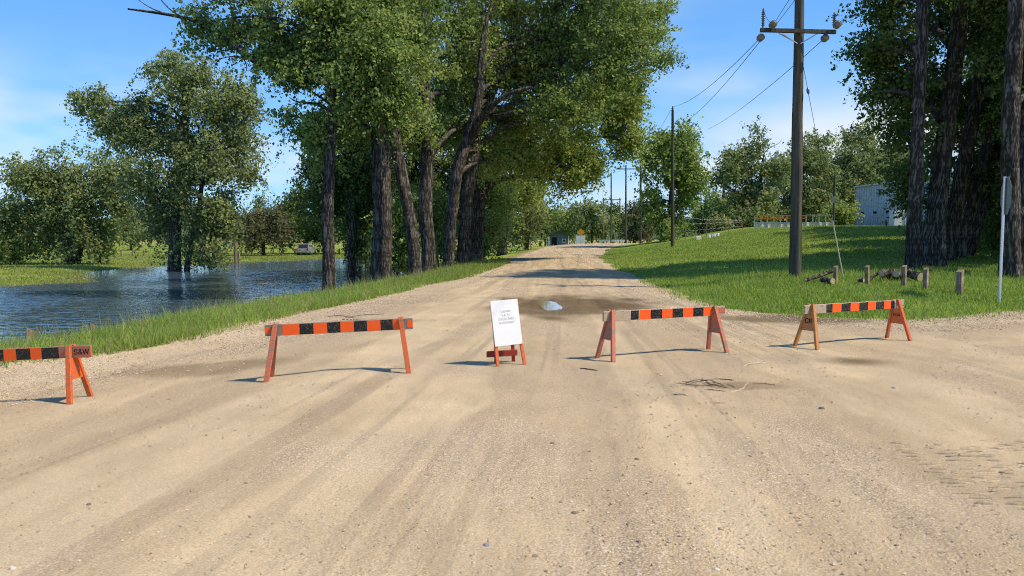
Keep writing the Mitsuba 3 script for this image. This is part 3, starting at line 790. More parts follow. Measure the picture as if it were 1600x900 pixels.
for s, (name, lab, d, foot, lob, n_, pal) in enumerate([
        ('dark_tree', 'dense dark tree seen left of the slender row trunk across the water', 122, (480, 392), [(478, 340, 40, 36), (470, 310, 26, 28), (500, 360, 30, 24), (455, 360, 22, 24)], 110, 'dark'),
        ('dark_tree', 'dense dark tree seen right of the slender row trunk across the water', 116, (540, 396), [(545, 345, 40, 40), (535, 300, 40, 40), (565, 310, 36, 50), (580, 360, 30, 30)], 120, 'dark'),
        ('pale_tree', 'pale small tree behind the big cottonwood, right of it', 135, (352, 392), [(350, 355, 20, 22), (345, 335, 16, 16), (365, 365, 12, 14)], 50, 'far'),
        ('pale_tree', 'pale tree between the wide willow and the big cottonwood', 150, (205, 392), [(205, 350, 24, 26), (220, 365, 18, 18), (190, 340, 14, 20)], 55, 'far'),
        ('pale_tree', 'hazy tree above the dark brownish tree across the water', 170, (440, 388), [(430, 335, 26, 22), (405, 325, 18, 18), (450, 345, 22, 22)], 60, 'far')]):
    tree(name, lab, FAR, d, [[(foot[0], foot[1], 4), (foot[0] + 1, foot[1] - 30, 3), (foot[0] + 2, foot[1] - 60, 2)]], lob, leaf=.36, n=n_, m=90, cr=1.6, seed=70 + s, pal=pal, tris=1, sides=6, twigs=False, gap=.33)

# behind the hill on the right and at the end of the road
BH = 'trees behind the grassy hill'
for s, (name, lab, d, foot, lob, n_, m_, pal) in enumerate([
        ('poplar_tree', 'tall dark poplar close right of the second power pole', 78, (1050, 372), [(1060, 228, 38, 32), (1045, 255, 34, 36), (1078, 260, 26, 34), (1050, 305, 36, 36), (1035, 345, 26, 26), (1020, 235, 14, 20), (1088, 215, 16, 20)], 190, 130, 'cotton'),
        ('open_tree', 'open branched tree with sky gaps, second from left behind the hill', 92, (1190, 360), [(1140, 240, 24, 24), (1185, 225, 24, 20), (1165, 265, 36, 28), (1205, 260, 26, 30), (1150, 300, 34, 30), (1200, 310, 36, 34), (1215, 225, 20, 20), (1125, 285, 18, 16)], 170, 120, 'grey'),
        ('poplar_tree', 'bushy tree behind the power pole and the fence', 96, (1255, 355), [(1250, 270, 34, 40), (1280, 250, 30, 36), (1240, 320, 34, 34), (1285, 310, 34, 36)], 150, 120, 'grey'),
        ('poplar_tree', 'bushy grey green tree left of the white building', 100, (1320, 352), [(1320, 240, 34, 30), (1345, 225, 26, 26), (1310, 290, 36, 40), (1350, 275, 36, 40), (1325, 325, 30, 28)], 170, 120, 'grey'),
        ('poplar_tree', 'grey green tree above the white building roof', 108, (1395, 350), [(1380, 250, 26, 34), (1400, 270, 30, 40), (1420, 250, 26, 40), (1380, 300, 26, 30)], 120, 110, 'far')]):
    tree(name, lab, BH, d, [[(foot[0], foot[1], 7), (foot[0] - 3, foot[1] - 50, 6), (foot[0] + 2, foot[1] - 110, 3)]], lob, leaf=.26, n=n_, m=m_, cr=1.25, seed=80 + s, pal=pal, tris=2, sides=7, gap=.40)
for s, (lab, foot, lob) in enumerate([
        ('pale tree filling the space between the open tree and the power pole', (1225, 355), [(1225, 285, 30, 36), (1205, 330, 30, 24), (1240, 330, 30, 24)]),
        ('pale tree in the back between the fence and the slim dark post', (1275, 355), [(1285, 275, 34, 40), (1270, 325, 36, 28), (1305, 320, 30, 30)]),
        ('pale tree at the back above the left corner of the white building', (1345, 355), [(1345, 265, 36, 36), (1330, 320, 30, 30), (1375, 270, 32, 36), (1410, 285, 30, 40)]),
        ('low pale tree at the back, left of the open tree', (1130, 360), [(1130, 325, 26, 22), (1150, 340, 26, 16), (1105, 340, 20, 16)])]):
    tree('pale_tree', lab, BH, 118, [[(foot[0], foot[1], 6), (foot[0], foot[1] - 40, 5), (foot[0] + 2, foot[1] - 80, 3)]], lob, leaf=.32, n=90, m=100, cr=1.5, seed=130 + s, pal='grey', tris=1, sides=6, twigs=False, gap=.36)
for s, (lab, d, lob, n_, pal) in enumerate([
        ('dark low bush right of the tall dark poplar behind the hill', 95, [(1095, 335, 26, 22), (1118, 342, 22, 16), (1080, 352, 20, 12)], 50, 'cotton'),
        ('low olive bush left of the fence end behind the hill', 88, [(1140, 350, 26, 12), (1168, 345, 22, 16)], 40, 'grey'),
        ('dark bush under the open branched tree behind the hill', 98, [(1175, 335, 26, 24), (1205, 345, 22, 16), (1130, 325, 24, 16)], 55, 'cotton'),
        ('tall weedy bush left of the white building wall', 84, [(1315, 340, 22, 16), (1300, 345, 14, 10)], 30, 'light')]):
    bush(lab, 'bushes behind the grassy hill', d, lob, n_, 90, .26, 1.1, pal, 90 + s, tris=1, stems=3)
EN = 'trees closing the far end of the road'
for s, (lab, d, foot, lob, n_, pal) in enumerate([
        ('round tree above the small hut at the end of the road', 165, (880, 378), [(880, 345, 26, 22), (865, 360, 18, 16), (900, 340, 20, 20)], 70, 'cotton'),
        ('broad dull green tree above the yellow sign at the end of the road', 160, (925, 378), [(925, 345, 28, 24), (910, 335, 18, 16), (945, 350, 20, 22)], 80, 'grey'),
        ('tree behind the twin poles at the end of the road', 185, (958, 376), [(955, 350, 16, 18), (968, 345, 14, 22), (950, 335, 8, 14)], 50, 'dark'),
        ('brownish tree left of the tall dark poplar at the end of the road', 150, (990, 376), [(990, 350, 20, 20), (1005, 340, 18, 22), (1000, 362, 20, 12)], 70, 'brown'),
        ('dark tree between hut and roadside thicket at the end of the road', 150, (852, 380), [(846, 350, 14, 20), (838, 340, 12, 16)], 50, 'dark')]):
    tree('far_tree', lab, EN, d, [[(foot[0], foot[1], 3), (foot[0], foot[1] - 15, 2.4), (foot[0] + 1, foot[1] - 35, 1.4)]], lob, leaf=.42, n=n_, m=90, cr=1.7, seed=100 + s, pal=pal, tris=1, sides=6, twigs=False, gap=.37)

# far-off belt of wood
rng = np.random.default_rng(5)
wb = MB()
nc = 900
bx = rng.uniform(-330, 260, nc)
by = 300 + 40 * rng.random(nc) + .05 * np.abs(bx)
hgt = 5 + 9 * meshkit.fbm(np.stack([bx * .03, by * 0, by * 0], -1), 3, 4)
bz = zf(bx, by) + rng.random(nc) ** .6 * hgt
idx = np.repeat(np.arange(nc), 38)
off = rng.normal(size=(len(idx), 3)) * np.array([2.6, 2.2, 1.7])
c0, c1 = (np.array(x) for x in PAL['far'])
tone = np.clip(.5 + .3 * rng.normal(size=nc)[idx] + .2 * rng.normal(size=len(idx)), 0, 1)[:, None]
wb.add(*leaf_mesh(np.column_stack([bx, by, bz])[idx] + off, off / 3, .95, rng, c0 * (1 - tone) + c1 * tone, 1))
labels['woodland'] = {'label': 'far belt of trees along the horizon beyond the fields', 'category': 'woodland', 'kind': 'stuff'}
add('woodland', wb.get(), 'm_leaf', False, wb.col())

# ------------------------------------------------------------------ grass
def blades(x, y, h, w, rng, c0, c1, lean=.85, straw=.06):
    n = len(x)
    z = zf(x, y)
    a = rng.random(n) * 2 * np.pi
    side = np.column_stack([np.cos(a), np.sin(a), 0 * a]) * (w / 2)[:, None]
    b = rng.random(n) * 2 * np.pi
    tip = np.column_stack([np.cos(b) * lean * h * rng.random(n), np.sin(b) * lean * h * rng.random(n), h])
    p = np.column_stack([x, y, z - .01])
    v = np.stack([p - side, p + side, p + tip], 1).reshape(-1, 3)
    f = np.arange(n)[:, None] * 3 + [0, 1, 2]
    t = np.clip(.5 + .3 * rng.normal(size=n) + .9 * nz(x, y, .5, 44), 0, 1)[:, None]
    c = np.array(c0) * (1 - t) + np.array(c1) * t
    s = rng.random(n) < straw
    c[s] = np.array([.42, .36, .18]) * (.8 + .4 * rng.random((s.sum(), 1)))
    return v, f, np.repeat(c, 3, axis=0)


def scatter(n, x0, x1, y0, y1, keep, rng):
    x, y = rng.uniform(x0, x1, n), rng.uniform(y0, y1, n)
    k = keep(x, y)
    return x[k], y[k]


GA, GB = (.185, .305, .048), (.370, .490, .112)
rng = np.random.default_rng(11)
gm = MB()
n_ = 190000
y = 5 + 45 * rng.random(n_) ** 1.5
x = xl(y) + .35 - 7.5 * rng.random(n_) ** 1.3
k = (road_sd(x, y) < -.05 + .75 * rng.random(n_) ** 5) & (zf(x, y) > WATER - .12)
x, y = x[k], y[k]
edge = sst(.2, 2.4, xl(y) - x)
h = (.06 + .16 * rng.random(len(x)) + .14 * edge * rng.random(len(x))) * (.7 + .9 * (nz(x, y, .8, 5) + .5)) * np.where(rng.random(len(x)) < .05, 1.7, 1)
gm.add(*blades(x, y, h, .012 + .0005 * y, rng, GA, GB, straw=.12))
j = rng.random(len(x)) < .035
h2 = .35 + .35 * rng.random(j.sum())
gm.add(*blades(x[j], y[j], h2 * (.5 + .5 * edge[j]), .008 + .0003 * y[j], rng, (.34, .32, .15), (.46, .40, .22), lean=.35))
labels['verge_grass'] = {'label': 'fresh green grass on the bank between the gravel and the water', 'category': 'grass', 'kind': 'stuff'}
add('verge_grass', gm.get(), 'm_grass', False, gm.col())

gm = MB()
x, y = scatter(150000, 4.5, 26, 15.2, 30, lambda x, y: (road_sd(x, y) < -.05 + .8 * rng.random(len(x)) ** 5) & (np.abs(x) < y * .75 + 2), rng)
h = (.05 + .09 * rng.random(len(x))) * (.7 + .9 * (nz(x, y, .8, 6) + .5)) * np.where(rng.random(len(x)) < .03, 1.9, 1)
h *= 1 + 1.0 * sst(22, 24, y) * sst(30, 26, y) * (x > 7) * rng.random(len(x))
gm.add(*blades(x, y, h, .014 + .0006 * y, rng, GA, GB))
x, y = scatter(260000, 5, 52, 28, 72, lambda x, y: (road_sd(x, y) < .02) & (np.abs(x) < y * .75 + 2), rng)
h = (.04 + .09 * rng.random(len(x)))
gm.add(*blades(x, y, h, .02 + .0007 * y, rng, GA, (.40, .51, .13), straw=.10))
labels['hill_grass'] = {'label': 'grass covering the low hill and the verge right of the road', 'category': 'grass', 'kind': 'stuff'}
add('hill_grass', gm.get(), 'm_grass', False, gm.col())

gm = MB()
x, y = scatter(120000, -75, -15, 38, 120, lambda x, y: (pond_sd(x, y) > -1.2) & (xl(y) - x > 9) & (np.abs(x) < y * .75 + 2), rng)
h = (.05 + .11 * rng.random(len(x)))
gm.add(*blades(x, y, h, .05 + .0006 * y, rng, (.21, .29, .055), (.38, .44, .13), straw=.12))
labels['meadow_grass'] = {'label': 'grass of the flooded lawn across the water', 'category': 'grass', 'kind': 'stuff'}
add('meadow_grass', gm.get(), 'm_grass', False, gm.col())

# weeds at the pale road margins further on
# ------------------------------------------------------------------ loose gravel and stones
rng = np.random.default_rng(21)
ico = trimesh.creation.icosphere(subdivisions=0)
IV, IF = np.array(ico.vertices), np.array(ico.faces)
OV = np.array([[1, 0, 0], [-1, 0, 0], [0, 1, 0], [0, -1, 0], [0, 0, 1], [0, 0, -1.0]])
OF = np.array([[0, 2, 4], [2, 1, 4], [1, 3, 4], [3, 0, 4], [2, 0, 5], [1, 2, 5], [3, 1, 5], [0, 3, 5]])


def pebbles(x, y, s, rng, V0=OV, F0=OF):
    n = len(x)
    v = V0[None] * (.7 + .6 * rng.random((n, len(V0), 1)))
    sc = s[:, None, None] * np.stack([.8 + .6 * rng.random(n), .8 + .6 * rng.random(n), .5 + .3 * rng.random(n)], -1)[:, None]
    v = v * sc
    a = rng.random(n) * 6.28
    c, si = np.cos(a)[:, None], np.sin(a)[:, None]
    v = np.stack([c * v[..., 0] - si * v[..., 1], si * v[..., 0] + c * v[..., 1], v[..., 2]], -1)
    v += np.stack([x, y, zf(x, y) + s * .25], -1)[:, None]
    f = (F0[None] + (np.arange(n) * len(V0))[:, None, None]).reshape(-1, 3)
    t = rng.random(n)[:, None]
    col = np.where(rng.random((n, 1)) < .22, np.array([.36, .29, .215]) * (.55 + .9 * t), np.array([.48, .385, .27]) * (.65 + .6 * t))
    return v.reshape(-1, 3), f, np.repeat(col, len(V0), axis=0)


pm = MB()
n_ = 13000
y = 3.0 + 13 * rng.random(n_) ** 1.35
x = rng.uniform(-1, 1, n_) * (y * .72 + .6)
dens = np.clip(.25 + 2.2 * nz(x - .25 * y, y * .2, 1.3, 51) + 1.2 * nz(x, y, .8, 52) + .6 * sst(-3.2, -6, x), .06, 1)
k = (rng.random(n_) < dens) & (road_sd(x, y) > -.05)
pm.add(*pebbles(x[k], y[k], .0035 + .007 * rng.random(k.sum()) ** 3 + .0006 * y[k], rng))
n_ = 12000
y = rng.uniform(8, 24, n_)
x = xl(y) - .1 + 2.6 * rng.random(n_) ** 1.4
k = road_sd(x, y) > -.15
pm.add(*pebbles(x[k], y[k], .007 + .012 * rng.random(k.sum()) ** 2, rng))
n_ = 6000
x = rng.uniform(4.5, 14, n_)
y = ys(x) + .1 - 2.2 * rng.random(n_) ** 1.3
k = road_sd(x, y) > -.15
pm.add(*pebbles(x[k], y[k], .007 + .011 * rng.random(k.sum()) ** 2, rng))
labels['gravel'] = {'label': 'loose gravel strewn over the road surface', 'category': 'gravel', 'kind': 'stuff'}
add('gravel', pm.get(), 'm_stone', False, pm.col())

rt = np.random.default_rng(31)
rm = MB()
for k in range(16):                                   # ridges pressed up by a tyre's tread
    yk = 4.75 + .105 * k
    for j in range(5):
        x0 = 3.02 + .27 * j + rt.normal() * .03 + .05 * k * .3
        if rt.random() < .18:
            continue
        L = .12 + .13 * rt.random()
        xs_ = np.linspace(x0, x0 + L, 5)
        ys_ = yk + .02 * rt.normal(size=5).cumsum() * .5
        rr = np.array([.006, .016, .02, .016, .006]) * (.7 + .6 * rt.random())
        v_, f_ = tube(np.column_stack([xs_, ys_, zf(xs_, ys_) - .002]), rr, 6)
        rm.add(v_, f_)
labels['gravel_road__tread_ridges'] = {'kind': 'stuff', 'label': 'ridges of dirt pressed up by a tyre tread'}
add('gravel_road__tread_ridges', rm.get(), 'm_road', True)

ic1 = trimesh.creation.icosphere(subdivisions=1)
SV, SF = np.array(ic1.vertices), np.array(ic1.faces)
for s, (px, py, w, tone, lab) in enumerate([
        (762, 855, 11, (.30, .29, .29), 'rounded grey stone near the bottom edge, left of centre'),
        (921, 867, 9, (.36, .32, .25), 'buff stone near the bottom edge, right of the rounded grey one'),
        (899, 805, 10, (.22, .17, .12), 'dark brown flat stone in the open gravel below the barricades'),
        (719, 811, 7, (.62, .58, .50), 'pale chip of stone left of the dark brown flat stone'),
        (998, 847, 6, (.22, .18, .15), 'dark pebble at the lower right of centre'),
        (1120, 893, 9, (.55, .50, .42), 'pale stone at the very bottom edge'),
        (836, 871, 8, (.26, .22, .17), 'dark stone between the grey and the buff stone near the bottom'),
        (995, 720, 7, (.18, .14, .11), 'small dark stone alone in the middle of the gravel'),
        (863, 695, 7, (.18, .14, .11), 'small dark stone below the white sign'),
        (139, 790, 6, (.20, .16, .13), 'small dark stone at the lower left of the gravel'),
        (400, 848, 6, (.20, .16, .13), 'small dark stone near the bottom left'),
        (20, 891, 9, (.55, .50, .43), 'pale stone in the bottom left corner'),
        (1284, 640, 7, (.18, .15, .12), 'small dark stone right of the broken twigs'),
        (1397, 607, 6, (.50, .46, .40), 'light pebble below the dark stain by the rightmost barricade'),
        (646, 338 + 100, 0, (0, 0, 0), None),
        (568, 460, 10, (.55, .50, .40), 'pale rock at the grass edge left of the slender trunk')]):
    if not lab:
        continue
    g = ground_at(px, py)
    r = w * g[1] / F / 2 * 1.35
    v = SV * (1 + .35 * (meshkit.noise(SV * 1.7 + s * 3.1, s) - .5)[:, None] * 2) * r * np.array([1, .85, .66])
    key = thing('stone', lab, 'stone', 'single stones lying on the gravel')
    add(key, (v + g + [0, 0, r * .35], SF), {'type': 'twosided', 'b': {'type': 'diffuse', 'reflectance': rgb(*tone)}}, 35)


def stick(name, lab, px_pts, w, mat='m_twig', cat='stick', group=None, lift=.0):
    pts = []
    for px, py, hz in px_pts:
        g = ground_at(px, py)
        pts.append(g + [0, 0, w / 2 + hz])
    pts = np.array(pts)
    t = np.linspace(0, len(pts) - 1, 10)
    jr = np.random.default_rng(int(px_pts[0][0]))
    pts = np.column_stack([np.interp(t, np.arange(len(pts)), pts[:, k]) for k in range(3)])
    pts[1:-1, :2] += jr.normal(size=(8, 2)) * .012
    key = thing(name, lab, cat, group)
    add(key, tube(pts, np.linspace(w / 2, w * .3, 10), 7, jitter=ridge(3)), mat, True)


scene['m_palestick'] = two({'type': 'diffuse', 'reflectance': rgb(.55, .47, .33)})
scene['m_darkstick'] = two({'type': 'diffuse', 'reflectance': rgb(.11, .088, .065)})
stick('stick', 'pale peeled stick lying above the broken twigs, right of the third barricade', [(1160, 574, .0), (1172, 571, .02), (1196, 567, .0)], .014, 'm_palestick')
stick('stick', 'pale bent stick lying against the broken twigs', [(1142, 614, .0), (1158, 609, .0), (1169, 601, .03)], .014, 'm_palestick')
stick('stick', 'short dark stick lying left of the third barricade', [(907, 577, .0), (920, 578, .0), (933, 580, .0)], .022, 'm_darkstick')
for s, (p, lab) in enumerate([([(1072, 600, .01), (1088, 598, .03), (1098, 596, .02)], 'left dark curl of the broken twigs on the gravel'), ([(1095, 598, .02), (1110, 600, .05), (1128, 605, .02)], 'middle dark branch of the broken twigs on the gravel'),
                              ([(1105, 602, .02), (1120, 606, .02), (1136, 608, .01)], 'lower dark branch of the broken twigs on the gravel'), ([(1050, 618, 0), (1062, 617, .01), (1074, 619, 0)], 'thin twig below the left end of the broken twigs'),
                              ([(1108, 630, 0), (1122, 632, .01), (1134, 630, 0)], 'thin twig below the broken twigs'), ([(1100, 597, .03), (1108, 604, .03), (1113, 606, .01)], 'short cross twig in the broken twigs')]):
    stick('twig', lab, p, .013 if s < 3 else .009, 'm_darkstick', 'twig', 'broken dark twigs on the gravel')
tw = np.random.default_rng(77)
tm = MB()
for s in range(20):
    g = ground_at(1112 + tw.normal() * 22, 604 + tw.normal() * 5)
    a, L = tw.random() * 3.1, .04 + .10 * tw.random()
    e = np.array([math.cos(a) * L, math.sin(a) * L, 0])
    tm.add(*tube(np.array([g - e + [0, 0, .006], g + [tw.normal() * .01, tw.normal() * .01, .008 + .012 * tw.random()], g + e + [0, 0, .006]]), [.004, .0035, .002], 5))
labels['twig_litter'] = {'label': 'scatter of small broken twigs and bark on the gravel', 'category': 'litter', 'kind': 'stuff'}
add('twig_litter', tm.get(), 'm_darkstick')
for s, (p, lab) in enumerate([([(512, 495, 0), (530, 494, .015), (552, 497, 0)], 'left dark branch on the gravel behind the second barricade'), ([(540, 497, 0), (565, 494, .02), (600, 491, 0)], 'right dark branch on the gravel behind the second barricade'),
                              ([(535, 500, 0), (560, 501, .01), (575, 504, 0)], 'small dark branch just above the beam of the second barricade')]):
    stick('twig', lab, p, .018, 'm_darkstick', 'twig', 'dark branches behind the second barricade')

# ------------------------------------------------------------------ barricades
def lettering(text, h, origin, ax, ay, parent, name='lettering', bold=True, ink='m_letter'):
    m = meshkit.text_mesh(text, h, .0016, bold)
    v = np.array(m.vertices)
    ax, ay = np.asarray(ax, float), np.asarray(ay, float)
    v[:, 0] -= (v[:, 0].min() + v[:, 0].max()) / 2
    v[:, 1] -= (v[:, 1].min() + v[:, 1].max()) / 2
    nrm = np.cross(ax, ay)
    part(parent, name, (np.asarray(origin) + v[:, :1] * ax + v[:, 1:2] * ay + v[:, 2:3] * nrm, np.array(m.faces)), ink)


def barricade(lab, A, B, wood, legm, legm2, stripes, over=(.22, .22), top=.715, text_end=None, panel_text=None, splay=.10, ends=None, endmat=None, spread=.22):
    """A, B: the points on the ground under the two A-frames. stripes: (from, to, material) as fractions between the frames."""
    A, B = on_ground(*A), on_ground(*B)
    key = thing('barricade', lab, 'barricade', 'orange and black barricades across the road')
    u = B - A
    span = np.linalg.norm(u[:2])
    uh = np.array([u[0], u[1], 0]) / span
    v = np.array([-uh[1], uh[0], 0.])
    tA, tB = A + [0, 0, top], B + [0, 0, top]
    ub = (tB - tA) / np.linalg.norm(tB - tA)
    wn = np.cross(ub, v)
    wn *= np.sign(wn[2])
    bh, bt = .145, .036
    p0, p1 = tA - ub * over[0] - wn * bh / 2, tB + ub * over[1] - wn * bh / 2
    bk = part(key, 'beam', obox((p0 + p1) / 2, ub, v, wn, np.linalg.norm(p1 - p0), bt, bh, .004), wood)
    L = np.linalg.norm(tB - tA)
    for (a, b, m) in stripes:
        c = tA + ub * L * (a + b) / 2 - wn * bh / 2 - v * (bt / 2 + .0015)
        part(bk, 'stripe', obox(c, ub, v, wn, L * (b - a) - .002, .003, bh - .008), m)
    for (a, b, m) in ends or []:
        c = (p0 if a < .5 else p1) + ub * ((a if a < .5 else a - 1) + (b if a < .5 else b - 1)) / 2 - v * (bt / 2 + .0015)
        part(bk, 'end_patch', obox(c, ub, v, wn, abs(b - a) - .002, .003, bh * .62), m)
    if text_end:
        side, txt = text_end
        c = (p1 - ub * over[1] * .52) if side > 0 else (p0 + ub * over[0] * .5)
        lettering(txt, .062, c - v * (bt / 2 + .0006), ub, wn, bk)
    for e, (G, tp, sgn) in enumerate(((A, tA, -1), (B, tB, 1))):
        foot = G + uh * splay * .62 * sgn
        ap = tp + wn * .012 - uh * splay * .38 * sgn
        fr = part(key, 'end_frame', *(lambda: (gusset(ap, foot, v, uh, spread, bt), legm if e == 0 else legm2))())
        for q, sv in enumerate((-1, 1)):
            f0 = foot + v * spread * sv
            f0[2] = float(zf(f0[0], f0[1])) - .004
            t0 = ap + v * (bt / 2 + .022) * sv
            part(fr, 'leg', bar(f0, t0, uh, .062, .042, .004), legm if e == 0 else legm2)
        if panel_text:
            txt, hh = panel_text[e]
            ax, ay = v * -1, np.array([0, 0, 1.])
            mid = (ap * .62 + foot * .38)
            nrm = np.cross(-v, ay)      # towards -uh
            a = (ap - foot) / np.linalg.norm(ap - foot)
            nn = np.cross(-v, a)
            lettering(txt, hh, mid + nn * .0125, -v, a, fr)
    return key


def gusset(ap, foot, v, uh, spread, bt):
    """The plywood web of an end frame: a trapezoid between the legs, from under the beam to half way down."""
    a0, a1 = .22, .60
    pts = []
    top, low = ap * (1 - a0) + foot * a0, ap * (1 - a1) + foot * a1
    w0, w1 = (bt / 2 + .022) * (1 - a0) + spread * a0, (bt / 2 + .022) * (1 - a1) + spread * a1
    for s in (-.011, .011):
        pts += [top - v * w0 + uh * s, top + v * w0 + uh * s, low + v * w1 + uh * s, low - v * w1 + uh * s]
    m = trimesh.convex.convex_hull(np.array(pts))
    return np.array(m.vertices), np.array(m.faces)


O, K = 'm_sheet_orange', 'm_sheet_black'
g1 = ground_at(118, 626)
barricade('barricade cut by the left picture edge, with lettered orange end board', (g1[0] - 1.75, g1[1] + .02), (g1[0], g1[1]), 'm_orange_worn', 'm_orange', 'm_orange',
          [(a, b, m) for a, b, m in [(.02, .105, K), (.105, .20, O), (.20, .29, K), (.29, .385, O), (.385, .475, K), (.475, .57, O), (.57, .66, K), (.66, .755, O), (.755, .86, K)][:]] if False else
          [(.04, .13, K), (.13, .22, O), (.22, .32, K), (.32, .41, O), (.41, .51, K), (.51, .60, O), (.60, .70, K), (.70, .78, O), (.78, .90, K)][0:9], over=(.22, .22), top=.675, text_end=(1, 'S&W'))
g2a, g2b = ground_at(428, 592), ground_at(631, 580)
barricade('barricade with grey weathered beam ends left of the white sign, second from the left', (g2a[0], g2a[1]), (g2b[0], g2b[1]), 'm_grey_board', 'm_orange_worn', 'm_orange',
          [(.07, .20, O), (.20, .305, K), (.305, .41, O), (.41, .51, K), (.51, .615, O), (.615, .715, K), (.715, .82, O), (.82, .915, K), (.915, .99, O)], over=(.10, .12), top=.70,
          ends=[(.0, .075, O), (.925, 1.0, O)], spread=.20)
g3a, g3b = ground_at(951, 562), ground_at(1116, 549)
barricade('barricade with white left beam end and lettered right end, right of the white sign', (g3a[0], g3a[1]), (g3b[0], g3b[1]), 'm_board', 'm_orange_worn', 'm_orange_worn',
          [(.19, .26, K), (.27, .37, O), (.37, .475, K), (.475, .575, O), (.575, .675, K), (.675, .775, O), (.775, .875, K), (.875, .97, O)][:8], over=(.10, .18), top=.70, text_end=(1, 'S&B'), ends=[(.84, 1.0, 'm_orange_worn')])
g4a, g4b = ground_at(1263, 544), ground_at(1400, 531)
barricade('rightmost barricade with pale wooden beam ends and stencilled end panels', (g4a[0], g4a[1]), (g4b[0], g4b[1]), 'm_board', 'm_amber', 'm_orange',
          [(.17, .235, K), (.235, .335, O), (.335, .435, K), (.435, .535, O), (.535, .635, K), (.635, .73, O), (.73, .825, K), (.825, .91, O), (.91, .955, K), (.955, .975, 'm_sheet_white')], over=(.12, .16), top=.69, panel_text=[('CR', .075), ('CGR', .045)])

# ------------------------------------------------------------------ the white sign on its stand
key = thing('sign_stand', 'white notice board on an orange folding stand in the middle of the road', 'sign')
fl, fr_ = ground_at(778, 573), ground_at(820, 570)
u = fr_ - fl
u[2] = 0
W_ = np.linalg.norm(u)
u /= W_
v = np.array([-u[1], u[0], 0])
mid = (fl + fr_) / 2
mid[2] = float(zf(mid[0], mid[1]))
roll = np.array([-.06, 0, 0])
topc = mid + v * .13 + np.array([-.075, 0, .905])
a = topc - mid
a /= np.linalg.norm(a)
for s, q in ((-1, fl), (1, fr_)):
    q = q.copy(); q[2] = float(zf(q[0], q[1])) - .004
    part(key, 'leg', bar(q, q + (topc - mid) * .95 - u * s * .035, u, .046, .028, .003), 'm_orange')
hinge = mid + (topc - mid) * .97
for s in (-1, 1):
    q = mid + v * .30 + u * s * W_ * .33 + u * .02
    q[2] = float(zf(q[0], q[1])) - .004
    part(key, 'leg', bar(q, hinge + u * s * W_ * .30 + v * .02 - a * .06, u, .046, .026, .003), 'm_red')
cr0 = mid + v * .245 + np.array([-.04, 0, .135])
part(key, 'crossbar', obox(cr0, u, v, [0, 0, 1], .46, .018, .085, .003), 'm_red')
bc = mid + a * (.29 + .31) + np.cross(u, a) * -.0 - v * .026
nrm = np.cross(u, a)
if nrm[1] > 0:
    nrm = -nrm
ub = u + np.array([0, 0, .055]); ub /= np.linalg.norm(ub)
ab = a - ub * np.dot(a, ub); ab /= np.linalg.norm(ab)
bk = part(key, 'board', obox(bc, ub, nrm, ab, .405, .010, .625, .002), 'm_white')
nb = np.cross(ub, ab)
if nb[1] > 0:
    nb = -nb
for r, (txt, hh) in enumerate([('CLOSED', .028), ('DUE TO', .028), ('OVERLAND', .031), ('FLOODING', .031)]):
    lettering(txt, hh, bc + ab * (.155 - .052 * r) + nb * .0056, ub, ab, bk, bold=False, ink='m_ink')
part(bk, 'paper', obox(bc + ab * .06 + nb * .0052, ub, nb, ab, .26, .0006, .34), 'm_paper')

# ------------------------------------------------------------------ power line
def catenary(p, q, sag, n=24):
    t = np.linspace(0, 1, n)[:, None]
    c = p * (1 - t) + q * t
    c[:, 2] -= sag * 4 * (t * (1 - t))[:, 0]
    return c


def lathe(profile, base, axis, sides=14):
    axis = np.asarray(axis, float) / np.linalg.norm(axis)
    path = np.array([np.asarray(base) + axis * z for z, r in profile])
    return tube(path, [max(r, 1e-4) for z, r in profile], sides)


PL = 'wooden power poles of the line beside the road'
foot = ground_at(1241, 440)
foot = on_ground(P(1241, 437, 25)[0], 25.0)
arm_c = P(1248, 47, 25)
key = thing('power_pole', 'nearest tall wooden power pole with crossarm and insulators on the grass', 'power pole', PL)
ptop = P(1251, -70, 25)
pole_path = spline([foot - [0, 0, .3], (foot + arm_c) / 2 + [.02, 0, 0], arm_c, ptop], 20)
part(key, 'shaft', tube(pole_path, np.linspace(.205, .135, 20), 16, jitter=ridge(9)), 'm_pole', True)
aL, aR = P(1188, 47, 24.75), P(1306, 50, 24.75)
ax = (aR - aL) / np.linalg.norm(aR - aL)
part(key, 'crossarm', obox((aL + aR) / 2, ax, [0, 1, 0], [0, 0, 1], np.linalg.norm(aR - aL), .10, .125, .006), 'm_pole')
for s, (px0, px1) in enumerate([((1222, 52), (1246, 68)), ((1217, 52), (1243, 66)), ((1278, 52), (1251, 68))]):
    part(key, 'brace', bar(P(*px0, 24.69 + .03 * s), P(*px1, 24.78), [0, 1, 0], .008, .035), 'm_iron')
for px, py, h in ((1192, 44, 30), (1303, 44, 24)):
    b = P(px, py, 24.75)
    hh = h * 24.75 / F
    pr = [(0, .02)]
    for k in range(7):
        z = hh * (.12 + .76 * k / 7)
        pr += [(z, .03), (z + hh * .03, .065), (z + hh * .05, .03)]
    pr += [(hh * .95, .03), (hh, .015)]
    part(key, 'insulator', lathe(pr, b, [0, 0, 1]), 'm_insulator', 40)
DISC = [(0, .03), (.02, .06), (.05, .115), (.09, .125), (.11, .10), (.16, .11), (.19, .12), (.23, .10), (.27, .04)]
ends = {}
for nm, px, py, dx in (('A', 1192, 55, (-.25, 1, -.35)), ('B', 1205, 42, (.1, -1, .3)), ('C', 1293, 56, (-.25, 1, -.3)), ('D', 1305, 42, (.1, -1, .3))):
    b = P(px, py, 24.75 + (.06 if dx[1] > 0 else -.06))
    part(key, 'strain_disc', lathe(DISC, b, dx), 'm_disc', 40)
    ends[nm] = b + np.array(dx) / np.linalg.norm(dx) * .27
poles = []
